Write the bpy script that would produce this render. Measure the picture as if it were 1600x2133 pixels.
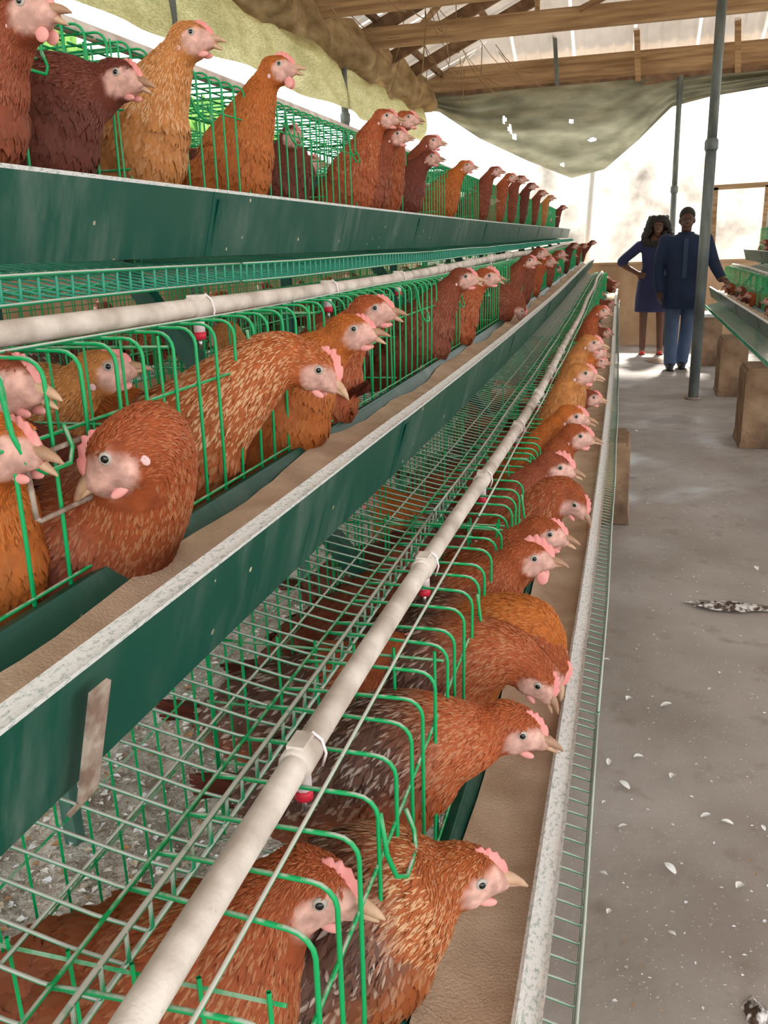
import bpy, bmesh, math, random
import numpy as np
from mathutils import Matrix, Vector

random.seed(4); rng = np.random.default_rng(4)
scene = bpy.context.scene
for o in list(bpy.data.objects): bpy.data.objects.remove(o)
COL = scene.collection

# ------------------------------------------------------------------ camera
CAMH = 1.38
FPX, VPX, VPY, ROLL = 1800.0, 1322.0, 500.0, -2.0
def camera_axes():
    d = np.array([(VPX-800)/FPX, -(VPY-1066.5)/FPX, -1.0]); d /= np.linalg.norm(d)
    r = math.radians(ROLL); s = np.array([math.sin(r), math.cos(r), 0.0])
    k = -(s @ d)/d[2]; u = s+k*np.array([0, 0, 1.0]); u /= np.linalg.norm(u)
    return np.array([np.cross(d, u), d, u])
RC = camera_axes()
cam_data = bpy.data.cameras.new('camera'); cam = bpy.data.objects.new('camera', cam_data); COL.objects.link(cam)
cam_data.sensor_fit = 'HORIZONTAL'; cam_data.sensor_width = 36; cam_data.lens = FPX*36/1600
cam_data.clip_start = 0.02; cam_data.clip_end = 300
M = Matrix(RC.tolist()).to_4x4(); M.translation = Vector((0, 0, CAMH)); cam.matrix_world = M
scene.camera = cam
def pix(px, py):
    return RC @ np.array([(px-800)/FPX, -(py-1066.5)/FPX, -1.0])
def at_x(px, py, X):
    r = pix(px, py); return r*(X/r[0])+np.array([0, 0, CAMH])
def at_y(px, py, Y):
    r = pix(px, py); return r*(Y/r[1])+np.array([0, 0, CAMH])
def at_z(px, py, Z):
    r = pix(px, py); return r*((Z-CAMH)/r[2])+np.array([0, 0, CAMH])

# ------------------------------------------------------------------ sky and exposure
world = bpy.data.worlds.new('overcast_sky'); scene.world = world; world.use_nodes = True
bg = world.node_tree.nodes['Background']; bg.inputs[0].default_value = (0.93, 0.97, 1.0, 1); bg.inputs[1].default_value = 1.0
sun_data = bpy.data.lights.new('sun', 'SUN'); sun = bpy.data.objects.new('sun', sun_data); COL.objects.link(sun)
sun_data.energy = 3.2; sun_data.angle = math.radians(6); sun_data.color = (1.0, 0.95, 0.86)
sun.rotation_euler = Vector((-.12, -1.0, -1.02)).to_track_quat('-Z', 'Y').to_euler()
vs = scene.view_settings
vs.view_transform = 'Standard'; vs.look = 'None'; vs.gamma = 1; vs.use_curve_mapping = False
vs.exposure = 1.95

# ------------------------------------------------------------------ materials
def lin(c): return tuple(((x/255+0.055)/1.055)**2.4 if x/255 > 0.04045 else x/255/12.92 for x in c)
MATS = {}
class NT:
    def __init__(s, name, rough=0.7, metal=0.0, spec=0.4):
        m = bpy.data.materials.new(name); m.use_nodes = True; s.m = m; s.t = m.node_tree; s.n = s.t.nodes
        s.b = s.n['Principled BSDF']; s.b.inputs['Roughness'].default_value = rough; s.b.inputs['Metallic'].default_value = metal
        s.b.inputs['Specular IOR Level'].default_value = spec; MATS[name] = m
        s.co = s.n.new('ShaderNodeTexCoord').outputs['Object']
    def link(s, a, b): s.t.links.new(a, b)
    def noise(s, scale=5, detail=3, stretch=(1, 1, 1), rough=0.5):
        mp = s.n.new('ShaderNodeMapping'); mp.inputs['Scale'].default_value = stretch; s.link(s.co, mp.inputs['Vector'])
        n = s.n.new('ShaderNodeTexNoise'); n.inputs['Scale'].default_value = scale; n.inputs['Detail'].default_value = detail
        n.inputs['Roughness'].default_value = rough; s.link(mp.outputs[0], n.inputs['Vector']); return n.outputs['Fac']
    def voro(s, scale=50):
        n = s.n.new('ShaderNodeTexVoronoi'); n.inputs['Scale'].default_value = scale; s.link(s.co, n.inputs['Vector']); return n.outputs['Distance']
    def ramp(s, fac, a, b, ca=(0, 0, 0), cb=(1, 1, 1)):
        r = s.n.new('ShaderNodeValToRGB'); e = r.color_ramp.elements; e[0].position = a; e[1].position = b
        e[0].color = (*ca, 1); e[1].color = (*cb, 1); s.link(fac, r.inputs[0]); return r.outputs[0]
    def mix(s, fac, a, b):
        x = s.n.new('ShaderNodeMix'); x.data_type = 'RGBA'
        for sock, v in ((x.inputs[0], fac), (x.inputs[6], a), (x.inputs[7], b)):
            if isinstance(v, (int, float)): sock.default_value = v
            elif isinstance(v, tuple): sock.default_value = (*v, 1)
            else: s.link(v, sock)
        return x.outputs[2]
    def math(s, op, a, b=0.5):
        x = s.n.new('ShaderNodeMath'); x.operation = op; x.use_clamp = True
        for sock, v in ((x.inputs[0], a), (x.inputs[1], b)):
            if isinstance(v, (int, float)): sock.default_value = v
            else: s.link(v, sock)
        return x.outputs[0]
    def up(s, lo=0.2, hi=0.9):
        g = s.n.new('ShaderNodeNewGeometry'); x = s.n.new('ShaderNodeSeparateXYZ'); s.link(g.outputs['Normal'], x.inputs[0])
        return s.ramp(x.outputs['Z'], max(lo, 0), hi)
    def attr(s, name='Col'):
        a = s.n.new('ShaderNodeVertexColor'); a.layer_name = name; return a.outputs['Color']
    def color(s, c):
        if isinstance(c, tuple): s.b.inputs['Base Color'].default_value = (*c, 1)
        else: s.link(c, s.b.inputs['Base Color'])
        return s
    def bump(s, h, strength=0.3, dist=0.01):
        b = s.n.new('ShaderNodeBump'); b.inputs['Strength'].default_value = strength; b.inputs['Distance'].default_value = dist
        s.link(h, b.inputs['Height']); s.link(b.outputs[0], s.b.inputs['Normal']); return s
def wire_mat(name, base, dust, amount, lo, hi):
    t = NT(name, 0.42); f = t.math('MULTIPLY', t.up(lo, hi), t.ramp(t.noise(60, 4), 0.62-amount*0.5, 0.75-amount*0.4))
    t.color(t.mix(f, lin(base), lin(dust))); return t
wire_mat('green_wire', (0, 158, 88), (188, 192, 180), 0.45, 0.45, 0.95)
wire_mat('teal_wire', (40, 150, 120), (120, 186, 168), 0.6, 0.3, 0.95)
wire_mat('dusty_wire', (30, 140, 95), (198, 198, 188), 0.95, 0.05, 0.6)
t = NT('trough_green', 0.42)
s = t.ramp(t.noise(14, 5, (1, 1, 0.12), 0.65), 0.45, 0.75); b = t.ramp(t.noise(3, 3), 0.4, 0.75)
c = t.mix(t.math('MULTIPLY', t.math('MULTIPLY', s, b), 0.62), lin((2, 76, 62)), lin((150, 160, 150)))
c = t.mix(t.math('MULTIPLY', t.math('LESS_THAN', t.voro(26), 0.085), t.ramp(t.noise(5, 2), 0.5, 0.6)), c, lin((205, 195, 160)))
t.color(c)
t = NT('lip_dust', 0.75); t.color(t.mix(t.ramp(t.noise(240, 4, (1, 0.5, 1), 0.8), 0.33, 0.5), lin((140, 158, 152)), lin((226, 226, 224)))).bump(t.noise(180, 3), 0.25, 0.003)
t = NT('pipe_plastic', 0.7); c = t.mix(t.ramp(t.noise(20, 5), 0.35, 0.7), lin((176, 162, 150)), lin((226, 216, 206)))
t.color(t.mix(t.ramp(t.noise(110, 3), 0.66, 0.78), c, lin((176, 164, 150)))).bump(t.noise(260, 3), 0.3, 0.002)
t = NT('feed_mash', 0.95, spec=0.15); c = t.mix(t.ramp(t.noise(14, 5), 0.35, 0.7), lin((190, 164, 140)), lin((222, 198, 174)))
t.color(t.mix(t.ramp(t.noise(420, 2), 0.64, 0.72), c, lin((225, 208, 175)))).bump(t.noise(300, 3), 0.6, 0.004)
t = NT('concrete_floor', 0.62); c = t.mix(t.ramp(t.noise(2.2, 6), 0.35, 0.68), lin((138, 126, 117)), lin((164, 154, 147)))
c = t.mix(t.ramp(t.noise(9, 6), 0.58, 0.85), c, lin((116, 100, 88))); c = t.mix(t.ramp(t.noise(160, 2), 0.68, 0.74), c, lin((205, 198, 185)))
t.color(c).bump(t.noise(40, 5), 0.25, 0.01)
wet = t.ramp(t.noise(1.4, 3), 0.5, 0.62, (0.66, 0.66, 0.66), (0.3, 0.3, 0.3)); t.link(wet, t.b.inputs['Roughness'])
t = NT('manure', 0.9); c = t.mix(t.ramp(t.noise(16, 6), 0.35, 0.7), lin((140, 126, 112)), lin((200, 192, 180)))
t.color(t.mix(t.ramp(t.noise(90, 3), 0.58, 0.66), c, lin((212, 206, 196)))).bump(t.noise(60, 5), 0.9, 0.02)
t = NT('plaster_wall', 0.9); c = t.mix(t.ramp(t.noise(3, 5), 0.35, 0.7), lin((186, 150, 116)), lin((212, 180, 148))); t.color(t.mix(t.ramp(t.noise(1.5, 5, (1, 1, 0.4)), 0.55, 0.8), c, lin((140, 108, 80))))
t = NT('compound_wall_paint', 0.9); t.color(t.mix(t.ramp(t.noise(1.6, 7), 0.5, 0.72), lin((214, 208, 200)), lin((128, 122, 116))))
t = NT('roof_timber', 0.8); c = t.mix(t.ramp(t.noise(5, 5, (0.35, 3, 5)), 0.35, 0.7), lin((140, 110, 80)), lin((190, 160, 124))); t.color(c).bump(t.noise(24, 4, (0.4, 4, 4)), 0.2, 0.004)
t = NT('dark_timber', 0.8); t.color(t.mix(t.ramp(t.noise(8, 5), 0.35, 0.7), lin((100, 76, 58)), lin((146, 116, 90))))
t = NT('steel_pipe', 0.55, 0.2); t.color(t.mix(t.ramp(t.noise(12, 4, (1, 1, 0.3)), 0.4, 0.7), lin((96, 104, 104)), lin((136, 142, 138))))
t = NT('rusty_metal', 0.8); t.color(t.mix(t.ramp(t.noise(60, 5), 0.4, 0.65), lin((128, 104, 90)), lin((176, 160, 146))))
t = NT('block_concrete', 0.9); c = t.mix(t.ramp(t.noise(7, 6), 0.35, 0.7), lin((130, 100, 76)), lin((172, 142, 112))); t.color(t.mix(t.ramp(t.noise(2.5, 4), 0.5, 0.7), c, lin((84, 62, 48)))).bump(t.noise(50, 5), 0.5, 0.01)
t = NT('outside_ground', 0.95); t.color(t.mix(t.noise(2, 5), lin((150, 130, 105)), lin((190, 175, 150))))
def thin(name, ca, cb, trans, stretch=(1, 1, 1), scale=6, weave=None):
    t = NT(name, 0.9, spec=0.1); c = t.mix(t.ramp(t.noise(scale, 5, stretch), 0.35, 0.7), lin(ca), lin(cb))
    if weave: c = t.mix(t.math('MULTIPLY', t.ramp(t.noise(weave, 1, (1, 0.15, 1)), 0.45, 0.55), 0.35), c, lin(tuple(x*0.6 for x in ca)))
    t.color(c); tr = t.n.new('ShaderNodeBsdfTranslucent'); t.link(c, tr.inputs[0])
    mx = t.n.new('ShaderNodeMixShader'); mx.inputs[0].default_value = trans; t.link(t.b.outputs[0], mx.inputs[1]); t.link(tr.outputs[0], mx.inputs[2])
    t.link(mx.outputs[0], t.n['Material Output'].inputs['Surface'])
thin('shade_net', (186, 180, 134), (220, 214, 170), 0.45, (1, 0.6, 2), 5, 160)
thin('dusty_net', (132, 110, 82), (186, 162, 128), 0.3, (2, 1, 2), 4)
thin('tarpaulin', (112, 112, 96), (160, 158, 138), 0.22, (0.7, 1, 2.2), 3)
thin('zinc_sheet', (206, 198, 190), (228, 222, 218), 0.07, (1, 1, 1), 2)
thin('leaf', (84, 128, 62), (150, 186, 104), 0.45, (1, 1, 1), 2)
t = NT('plumage', 0.75, spec=0.25); c = t.attr(); t.color(t.mix(t.math('MULTIPLY', t.ramp(t.noise(70, 4), 0.35, 0.65), 0.35), c, lin((70, 28, 14))))
t.bump(t.noise(130, 3, (1, 1, 1)), 0.25, 0.004)
t = NT('feather', 0.65, spec=0.3); t.color(t.attr())
t = NT('comb_red', 0.6); t.color(t.mix(t.noise(80, 3), lin((224, 124, 122)), lin((230, 164, 156))))
t = NT('wattle_pink', 0.6); t.color(t.mix(t.noise(80, 3), lin((226, 140, 136)), lin((232, 172, 162))))
t = NT('earlobe', 0.7); t.color(lin((216, 178, 176)))
t = NT('beak_horn', 0.45); t.color(t.mix(t.noise(60, 3), lin((214, 180, 148)), lin((160, 120, 94))))
t = NT('beak_dark', 0.45); t.color(t.mix(t.noise(60, 3), lin((200, 158, 124)), lin((110, 78, 64))))
t = NT('mouth', 0.5); t.color(lin((150, 60, 56)))
t = NT('iris', 0.3); t.color(lin((168, 160, 150)))
t = NT('pupil', 0.12, spec=0.6); t.color(lin((14, 12, 14)))
t = NT('hen_leg', 0.7); t.color(t.mix(t.noise(50, 3), lin((200, 150, 118)), lin((228, 184, 150))))
t = NT('nipple_red', 0.5); t.color(lin((206, 40, 62)))
t = NT('nipple_white', 0.5); t.color(lin((236, 222, 224)))
t = NT('steel_pin', 0.3, 0.9); t.color(lin((190, 190, 190)))
t = NT('white_feather', 0.8); t.color(t.mix(t.noise(30, 3), lin((238, 236, 232)), lin((206, 202, 198))))
t = NT('shell_bits', 0.85); t.color(t.attr())
t = NT('dropping', 0.35); t.color(t.mix(t.ramp(t.noise(45, 4), 0.45, 0.6), lin((70, 52, 40)), lin((214, 208, 204))))
t = NT('water_film', 0.07, spec=0.6); t.color(lin((150, 140, 130))); t.bump(t.noise(14, 3), 0.05, 0.01)
t = NT('skin_dark', 0.55); t.color(lin((92, 60, 46)))
t = NT('hair_black', 0.85); t.color(t.mix(t.noise(80, 3), lin((26, 22, 22)), lin((58, 50, 46)))).bump(t.noise(90, 3), 0.8, 0.02)
t = NT('navy_dress', 0.85); t.color(t.mix(t.noise(9, 4), lin((32, 38, 74)), lin((46, 52, 92))))
t = NT('navy_shirt', 0.85); t.color(t.mix(t.noise(9, 4), lin((28, 42, 70)), lin((40, 56, 86))))
t = NT('shirt_trim', 0.85); t.color(lin((60, 76, 100)))
t = NT('blue_jeans', 0.85); t.color(t.mix(t.noise(10, 4), lin((52, 70, 98)), lin((84, 102, 128))))
t = NT('shoe_black', 0.6); t.color(lin((30, 30, 34)))
t = NT('shoe_red', 0.6); t.color(lin((190, 50, 40)))
t = NT('eye_white', 0.4); t.color(lin((140, 130, 122)))
t = NT('bark', 0.9); t.color(lin((90, 70, 52)))

# ------------------------------------------------------------------ mesh helpers
class MB:
    def __init__(s): s.v = []; s.f = []; s.n = 0; s.c = []
    def add(s, v, f, c=None):
        v = np.asarray(v, float); s.v.append(v); s.f += [tuple(int(i)+s.n for i in q) for q in f]; s.n += len(v)
        if c is not None: s.c.append(np.broadcast_to(np.asarray(c, float), (len(v), 3)))
        return s
    def box(s, a, b):
        a = np.minimum(a, b)*1.0; b = np.maximum(np.asarray(a)*0+b, a) if False else np.asarray(b, float)
        x0, y0, z0 = a; x1, y1, z1 = b
        return s.add([(x0, y0, z0), (x1, y0, z0), (x1, y1, z0), (x0, y1, z0), (x0, y0, z1), (x1, y0, z1), (x1, y1, z1), (x0, y1, z1)],
                     [(0, 3, 2, 1), (4, 5, 6, 7), (0, 1, 5, 4), (1, 2, 6, 5), (2, 3, 7, 6), (3, 0, 4, 7)])
    def beam(s, p, q, w, h, up=(0, 0, 1)):
        p = np.asarray(p, float); q = np.asarray(q, float); d = (q-p)/np.linalg.norm(q-p); r = np.cross(d, up); r /= np.linalg.norm(r); u = np.cross(r, d)
        V = [e+r*a*w/2+u*b*h/2 for e in (p, q) for a, b in ((-1, -1), (1, -1), (1, 1), (-1, 1))]
        return s.add(V, [(0, 1, 2, 3), (7, 6, 5, 4), (0, 4, 5, 1), (1, 5, 6, 2), (2, 6, 7, 3), (3, 7, 4, 0)])
    def tube(s, pts, r, n=6, closed=False, cap=True):
        P = np.asarray(pts, float); k = len(P); R = np.broadcast_to(np.asarray(r, float), (k,))
        T = np.zeros_like(P); T[1:-1] = P[2:]-P[:-2]; T[0] = P[1]-P[0]; T[-1] = P[-1]-P[-2]
        if closed: T[0] = T[-1] = P[1]-P[-2]
        T /= np.linalg.norm(T, axis=1)[:, None]
        a = np.array([0, 0, 1.0]) if abs(T[0][2]) < 0.9 else np.array([1.0, 0, 0])
        u = np.cross(T[0], a); u /= np.linalg.norm(u); V = []
        ang = np.arange(n)*2*math.pi/n
        for i in range(k):
            u = u-T[i]*(u@T[i]); u /= np.linalg.norm(u); w = np.cross(T[i], u)
            V.append(P[i]+R[i]*(np.cos(ang)[:, None]*u+np.sin(ang)[:, None]*w))
        F = [(i*n+j, i*n+(j+1) % n, (i+1)*n+(j+1) % n, (i+1)*n+j) for i in range(k-1) for j in range(n)]
        if cap: F += [tuple(range(n))[::-1], tuple((k-1)*n+j for j in range(n))]
        return s.add(np.concatenate(V), F)
    def ball(s, c, r, rot=None):
        v = ICO[0]*np.asarray(r, float)
        if rot is not None: v = v@np.asarray(rot).T
        return s.add(v+np.asarray(c, float), ICO[1])
    def grid(s, fn, nu, nv, keep=None):
        V = [fn(i/nu, j/nv) for j in range(nv+1) for i in range(nu+1)]
        F = [(j*(nu+1)+i, j*(nu+1)+i+1, (j+1)*(nu+1)+i+1, (j+1)*(nu+1)+i) for j in range(nv) for i in range(nu) if keep is None or keep((i+.5)/nu, (j+.5)/nv)]
        return s.add(V, F)
    def mesh(s, name, smooth=False, origin=None):
        me = bpy.data.meshes.new(name); V = np.concatenate(s.v) if s.v else np.zeros((0, 3))
        if origin is not None: V = V-np.asarray(origin)
        me.from_pydata(V.tolist(), [], s.f)
        if s.c:
            C = np.concatenate(s.c); at = me.color_attributes.new('Col', 'FLOAT_COLOR', 'POINT')
            at.data.foreach_set('color', np.concatenate([C, np.ones((len(C), 1))], 1).astype(np.float32).ravel())
        if smooth: me.polygons.foreach_set('use_smooth', [True]*len(me.polygons))
        me.update(); return me
def ico(sub):
    bm = bmesh.new(); bmesh.ops.create_icosphere(bm, subdivisions=sub, radius=1); bm.verts.index_update()
    r = (np.array([v.co[:] for v in bm.verts]), [tuple(v.index for v in f.verts) for f in bm.faces]); bm.free(); return r
ICO = ico(3); ICO2 = ico(2)
def link(name, me, mat, parent=None, loc=None):
    o = bpy.data.objects.new(name, me); COL.objects.link(o)
    if mat and not me.materials: me.materials.append(MATS[mat])
    if parent is not None: o.parent = parent
    if loc is not None: o.location = loc
    return o
def build(name, mb, mat, parent=None, smooth=False):
    """one mesh object; top-level ones keep their origin at their own base"""
    V = np.concatenate(mb.v)
    if parent is None:
        c = (V.min(0)+V.max(0))/2; c[2] = V[:, 2].min(); return link(name, mb.mesh(name, smooth, c), mat, None, c)
    return link(name, mb.mesh(name, smooth, np.array(parent.matrix_basis.translation) if parent.parent is None else
                np.array(parent.matrix_basis.translation)+np.array(parent.parent.matrix_basis.translation)), mat, parent)
def empty(name, loc):
    o = bpy.data.objects.new(name, None); COL.objects.link(o); o.location = loc; o.empty_display_size = 0.05; return o
def tag(o, label=None, cat=None, group=None, kind=None):
    for k, v in (('label', label), ('category', cat), ('group', group), ('kind', kind)):
        if v: o[k] = v
    return o
def struct(name, mb, mat, label=None, smooth=False):
    o = build(name, mb, mat, None, smooth); return tag(o, label, None, None, 'structure')
def smoothstep(a, b, x): t = min(max((x-a)/(b-a), 0), 1); return t*t*(3-2*t)

# ------------------------------------------------------------------ the building
YF, XL, XR, YN = 12.6, -2.95, 6.0, -3.5       # far wall, left side, right side, near end
def floor_z(x, y): return 0.006*math.sin(x*2.1+y*1.3)
m = MB(); m.grid(lambda a, b: (XL+a*(XR-XL), YN+b*(YF-YN), floor_z(XL+a*(XR-XL), YN+b*(YF-YN))), 60, 100)
tag(struct('floor', m, 'concrete_floor', 'grey concrete aisle floor littered with feathers', True))
m = MB(); m.grid(lambda a, b: (-60+a*120, -40+b*120, -0.12), 4, 4)
struct('ground_outside', m, 'outside_ground', 'pale bare ground outside the poultry house')
m = MB(); m.box((XL-.1, YF, -.1), (XR, YF+.15, 1.07)); m.box((XL-.1, YF-.02, 1.07), (XR, YF+.17, 1.10)); struct('wall_far', m, 'plaster_wall', 'low tan plastered wall at the far end of the house')
m = MB(); m.box((XL-.15, YN, -.1), (XL, YF, 1.42)); struct('wall_left', m, 'plaster_wall', 'plastered side wall behind the cages, raised to block outside light')  # height raised past eye level to block daylight and darken the cage interiors
m = MB(); m.box((XR, YN, -.1), (XR+.15, YF, 0.7)); struct('wall_right', m, 'plaster_wall', 'low plastered wall along the open right side')
ow = MB(); ow.box((-14, 17.5, -.1), (16, 17.7, 2.75)); tag(struct('compound_wall', ow, 'compound_wall_paint', 'pale stained boundary wall outside beyond the far opening'))

# roof: hipped, left slope and far slope of ribbed sheets
ZP = CAMH+1.93           # underside of the tie beams
EAVE = ZP+0.16; SLOPE = 0.42; RIDGE_X = 1.55
roof = empty('roof', (0, 6, EAVE)); tag(roof, 'ribbed pale metal roof sheets over the timber trusses', None, None, 'structure')
def roof_z(x, y): return min(EAVE+(x-XL)*SLOPE, EAVE+(XR+.1-x)*SLOPE, EAVE+.28+(YF+.05-y)*SLOPE)
def rib_profile(t): # t in metres across a sheet
    k = (t % 0.19)/0.19; return 0.028*(smoothstep(0.3, 0.4, k)-smoothstep(0.6, 0.7, k))
def sheet(side, a0, a1):
    mb = MB(); st = [a0-.02+i*0.019 for i in range(int(round((a1-a0+.04)/0.019))+1)]; V = []; F = []
    for i, a in enumerate(st):
        if side == 'far':
            reach = min(a-XL, XR+.1-a); y1 = YF+.05-max(reach-.67, 0.0)-.0; y0 = YF+.45; pts = [(a, y0), (a, y1)]
            for x, y in pts: V.append((x, y, EAVE+.28+(YF+.05-y)*SLOPE+rib_profile(a-XL)))
        else:
            far_lim = (YF+.05-a)+.67
            top = min(RIDGE_X-XL, max(far_lim, 0.0)); 
            if side == 'left': pts = [XL-.35, XL+top]; f = lambda x: EAVE+(x-XL)*SLOPE
            else: pts = [XR+.45, XR+.1-top]; f = lambda x: EAVE+(XR+.1-x)*SLOPE
            for x in pts: V.append((x, a, f(x)+rib_profile(a)))
    n = len(st); F = [(2*i, 2*i+2, 2*i+3, 2*i+1) for i in range(n-1)]
    mb.add(V, F); return mb
a = YN
while a < YF+.3:
    build('roof_sheet', sheet('left', a, min(a+.76, YF+.4)), 'zinc_sheet', roof); build('roof_sheet', sheet('right', a, min(a+.76, YF+.4)), 'zinc_sheet', roof); a += .76
a = XL-.2
while a < XR+.2: build('roof_sheet', sheet('far', a, a+.76), 'zinc_sheet', roof); a += .76
truss_y = [8.0, 9.35, 10.45, 11.4]
while truss_y[0] > YN+1.6: truss_y.insert(0, truss_y[0]-1.5)
for i, y in enumerate(truss_y):
    tr = empty('roof_truss', (0, y, ZP)); j = i-len(truss_y)+4
    tag(tr, ['weathered timber roof truss, second nearest in view', 'weathered timber roof truss with a raking strut, second of those in view', 'dark sloping jack rafters, third roof frame in view', 'dark sloping jack rafters nearest the far wall'][j] if j > 0 else
        ('thick pale timber roof truss, nearest in view at the top edge' if j == 0 else 'timber roof truss overhead, nearer than the camera sees'), None, 'roof trusses', 'structure')
    mat = 'roof_timber' if j < 2 else 'dark_timber'
    if j < 2: b = MB(); b.beam((XL-.05, y, ZP+.095), (XR+.1, y, ZP+.095), .06, .19); build('tie_beam', b, mat, tr)
    top = min(RIDGE_X, XL+(YF+.05-y)+.45)
    b = MB(); b.beam((XL-.3, y, EAVE-.16-.1), (top, y, EAVE+(top-XL)*SLOPE-.1), .05, .13); build('rafter', b, 'dark_timber', tr)
    b = MB(); b.beam((XR+.35, y, EAVE-.16-.1), (2*RIDGE_X-top, y, EAVE+(XR+.1-(2*RIDGE_X-top))*SLOPE-.1), .05, .13); build('rafter', b, 'dark_timber', tr)
    if j == 1: b = MB(); b.beam((-.6, y-.045, ZP+.15), (.7, y-.045, ZP+.66), .04, .11, (0, 1, 0)); build('raking_strut', b, mat, tr)
    for x0, x1 in ((-2.2, -1.75), (-1.0, -1.0), (0.55, -0.25), (0.9, 0.9), (2.4, 2.4)):
        z1 = roof_z(x1, y)-.12
        if z1 > ZP+.35 and j < 2: b = MB(); b.beam((x0, y+.04, ZP+.12), (x1, y+.04, z1), .04, .085, (0, 1, 0)); build('strut', b, mat, tr)
for i, x in enumerate((XL+.35, XL+1.15, XL+1.95, XL+2.75, XL+3.55, XL+4.3)):
    b = MB(); yend = YF+.05-(x-XL)+.45; b.beam((x, YN, EAVE+(x-XL)*SLOPE-.035), (x, yend, EAVE+(x-XL)*SLOPE-.035), .05, .06)
    tag(build('purlin', b, 'dark_timber'), 'timber purlin running lengthways under the roof sheets', None, 'roof purlins', 'structure')
for k in range(4):
    yy = YF-.55-k*.8; h = EAVE+.28+(YF+.05-yy)*SLOPE-.035; xa = XL+(YF-yy)+.1; xb = XR-(YF-yy)-.1
    b = MB(); b.beam((xa, yy, h), (xb, yy, h), .05, .06); tag(build('purlin', b, 'dark_timber'), 'timber purlin crossing under the far roof slope', None, 'far slope purlins', 'structure')
b = MB(); b.box((XL-.1, YF-.02, ZP+.05), (XR+.1, YF+.06, ZP+.36)); struct('trim_1', b, 'roof_timber', 'deep timber fascia board over the far opening')
b = MB(); b.box((XL-.1, YF-.13, ZP-.06), (XR+.1, YF-.03, ZP+.05)); struct('trim_2', b, 'dark_timber', 'dark timber wall plate under the far fascia board')
b = MB(); b.beam((XL, YN, ZP-.03), (XL, YF, ZP-.03), .1, .08); struct('trim_3', b, 'dark_timber', 'timber wall plate along the left eave')
b = MB(); b.beam((XR, YN, ZP-.03), (XR, YF, ZP-.03), .1, .08); struct('trim_4', b, 'dark_timber', 'timber wall plate along the right eave')
for x, w in ((-1.05, .05), (-.05, .07), (1.12, .07)):
    b = MB(); b.beam((x, YF-.17, ZP-.02), (x-.05, YF-.2, ZP+.62), w, .04, (0, 1, 0)); tag(build('roof_brace', b, 'steel_pipe' if w < .06 else 'roof_timber'), 'short upright brace nailed to the far fascia board', None, 'far fascia braces', 'structure')

def pole(name, base, top, r, label, mat='steel_pipe', cat='post', joint=None, group=None):
    o = empty(name, base); b = MB(); base = np.array(base, float); top = np.array(top, float); k = joint or .5
    b.tube([base, base+(top-base)*k], r*1.12, 14); b.tube([base+(top-base)*k, top], r, 14); build('shaft', b, mat, o, True)
    b = MB(); c = base+(top-base)*k; d = (top-base)/np.linalg.norm(top-base); b.tube([c-d*.05, c-d*.03, c+d*.03, c+d*.05], [r*1.12, r*1.4, r*1.4, r*1.05], 14); build('coupling', b, mat, o, True)
    b = MB(); b.tube([base, base+(0, 0, .012)], r*1.9, 14); build('base_plate', b, 'rusty_metal', o)
    return tag(o, label, cat, group)
pole('steel_post', (.575, 8.2, 0), (.58, 8.2, ZP+.1), .04, 'tall grey steel post standing in the aisle before the two people', joint=.62)
pole('steel_post', (.47, YF-.2, 0), (.455, YF-.2, ZP), .034, 'thin grey steel post behind the woman at the far wall', joint=.6)
pole('steel_post', (1.65, YF-.25, 0), (1.65, YF-.25, ZP), .05, 'dark steel post at the right picture edge by the wooden frame', joint=.55)
for y, l in ((5.5, 'grey post in front of the shade net above the nearest hens'), (9.0, 'grey post in front of the shade net above the middle of the row'), (12.45, 'grey corner post at the far end of the shade net')):
    pole('eave_post', (XL+.1, y, 0), (XL+.1, y, ZP), .036, l, joint=.8)
b = MB(); b.tube([(-.72, 13.2, -.1), (-.6, 13.2, 2.35)], .045, 10); tag(build('leaning_pole', b, 'white_feather', None, True), 'pale pole leaning outside the far wall past the cage row', 'pole')
# wooden frame on the far wall
fr = empty('door_1', (1.28, YF+.02, 1.1)); tag(fr, 'brown wooden frame standing open on the far wall', None, None, 'structure')
for p, q in (((.99, YF-.02, 1.1), (.975, YF-.02, 1.99)), ((1.6, YF-.02, 1.1), (1.6, YF-.02, 1.99)), ((.95, YF-.02, 1.99), (1.63, YF-.02, 2.0))):
    b = MB(); b.beam(p, q, .06, .06, (0, 1, 0)); build('frame_board', b, 'roof_timber', fr)

# shade net hanging under the left eave, dusty netting above it
def net(a, b):
    y = -2+a*14.4; z0 = CAMH+1.28+.012*math.sin(y*2.3)+.006*math.sin(y*5.1)+.012*(y-5); z1 = CAMH+1.76+.04*math.sin(y*1.7)
    return (XL+.13+.03*math.sin(y*3.1+b*2)+.02*math.sin(y*7+b*5), y, z0+(z1-z0)*b)
m = MB(); m.grid(net, 150, 8); tag(build('shade_net', m, 'shade_net', None, True), 'yellow-green shade net hanging along the left eave above the top cages', 'net')
def dnet(a, b):
    y = -2+a*14.3; s = b; sag = math.sin(math.pi*b)*(.14+.06*math.sin(y*2.2)+.04*math.sin(y*5.7))
    return (XL+.10+.10*s+sag*.8+.02*math.sin(y*9+b*9), y, CAMH+1.70+.42*s-sag*.4+.03*math.sin(y*6.3+b*7))
m = MB(); m.grid(dnet, 220, 16); tag(build('dusty_netting', m, 'dusty_net', None, True), 'brown dust-caked netting sagging between left eave and roof beams', 'net')
m = MB()
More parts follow.
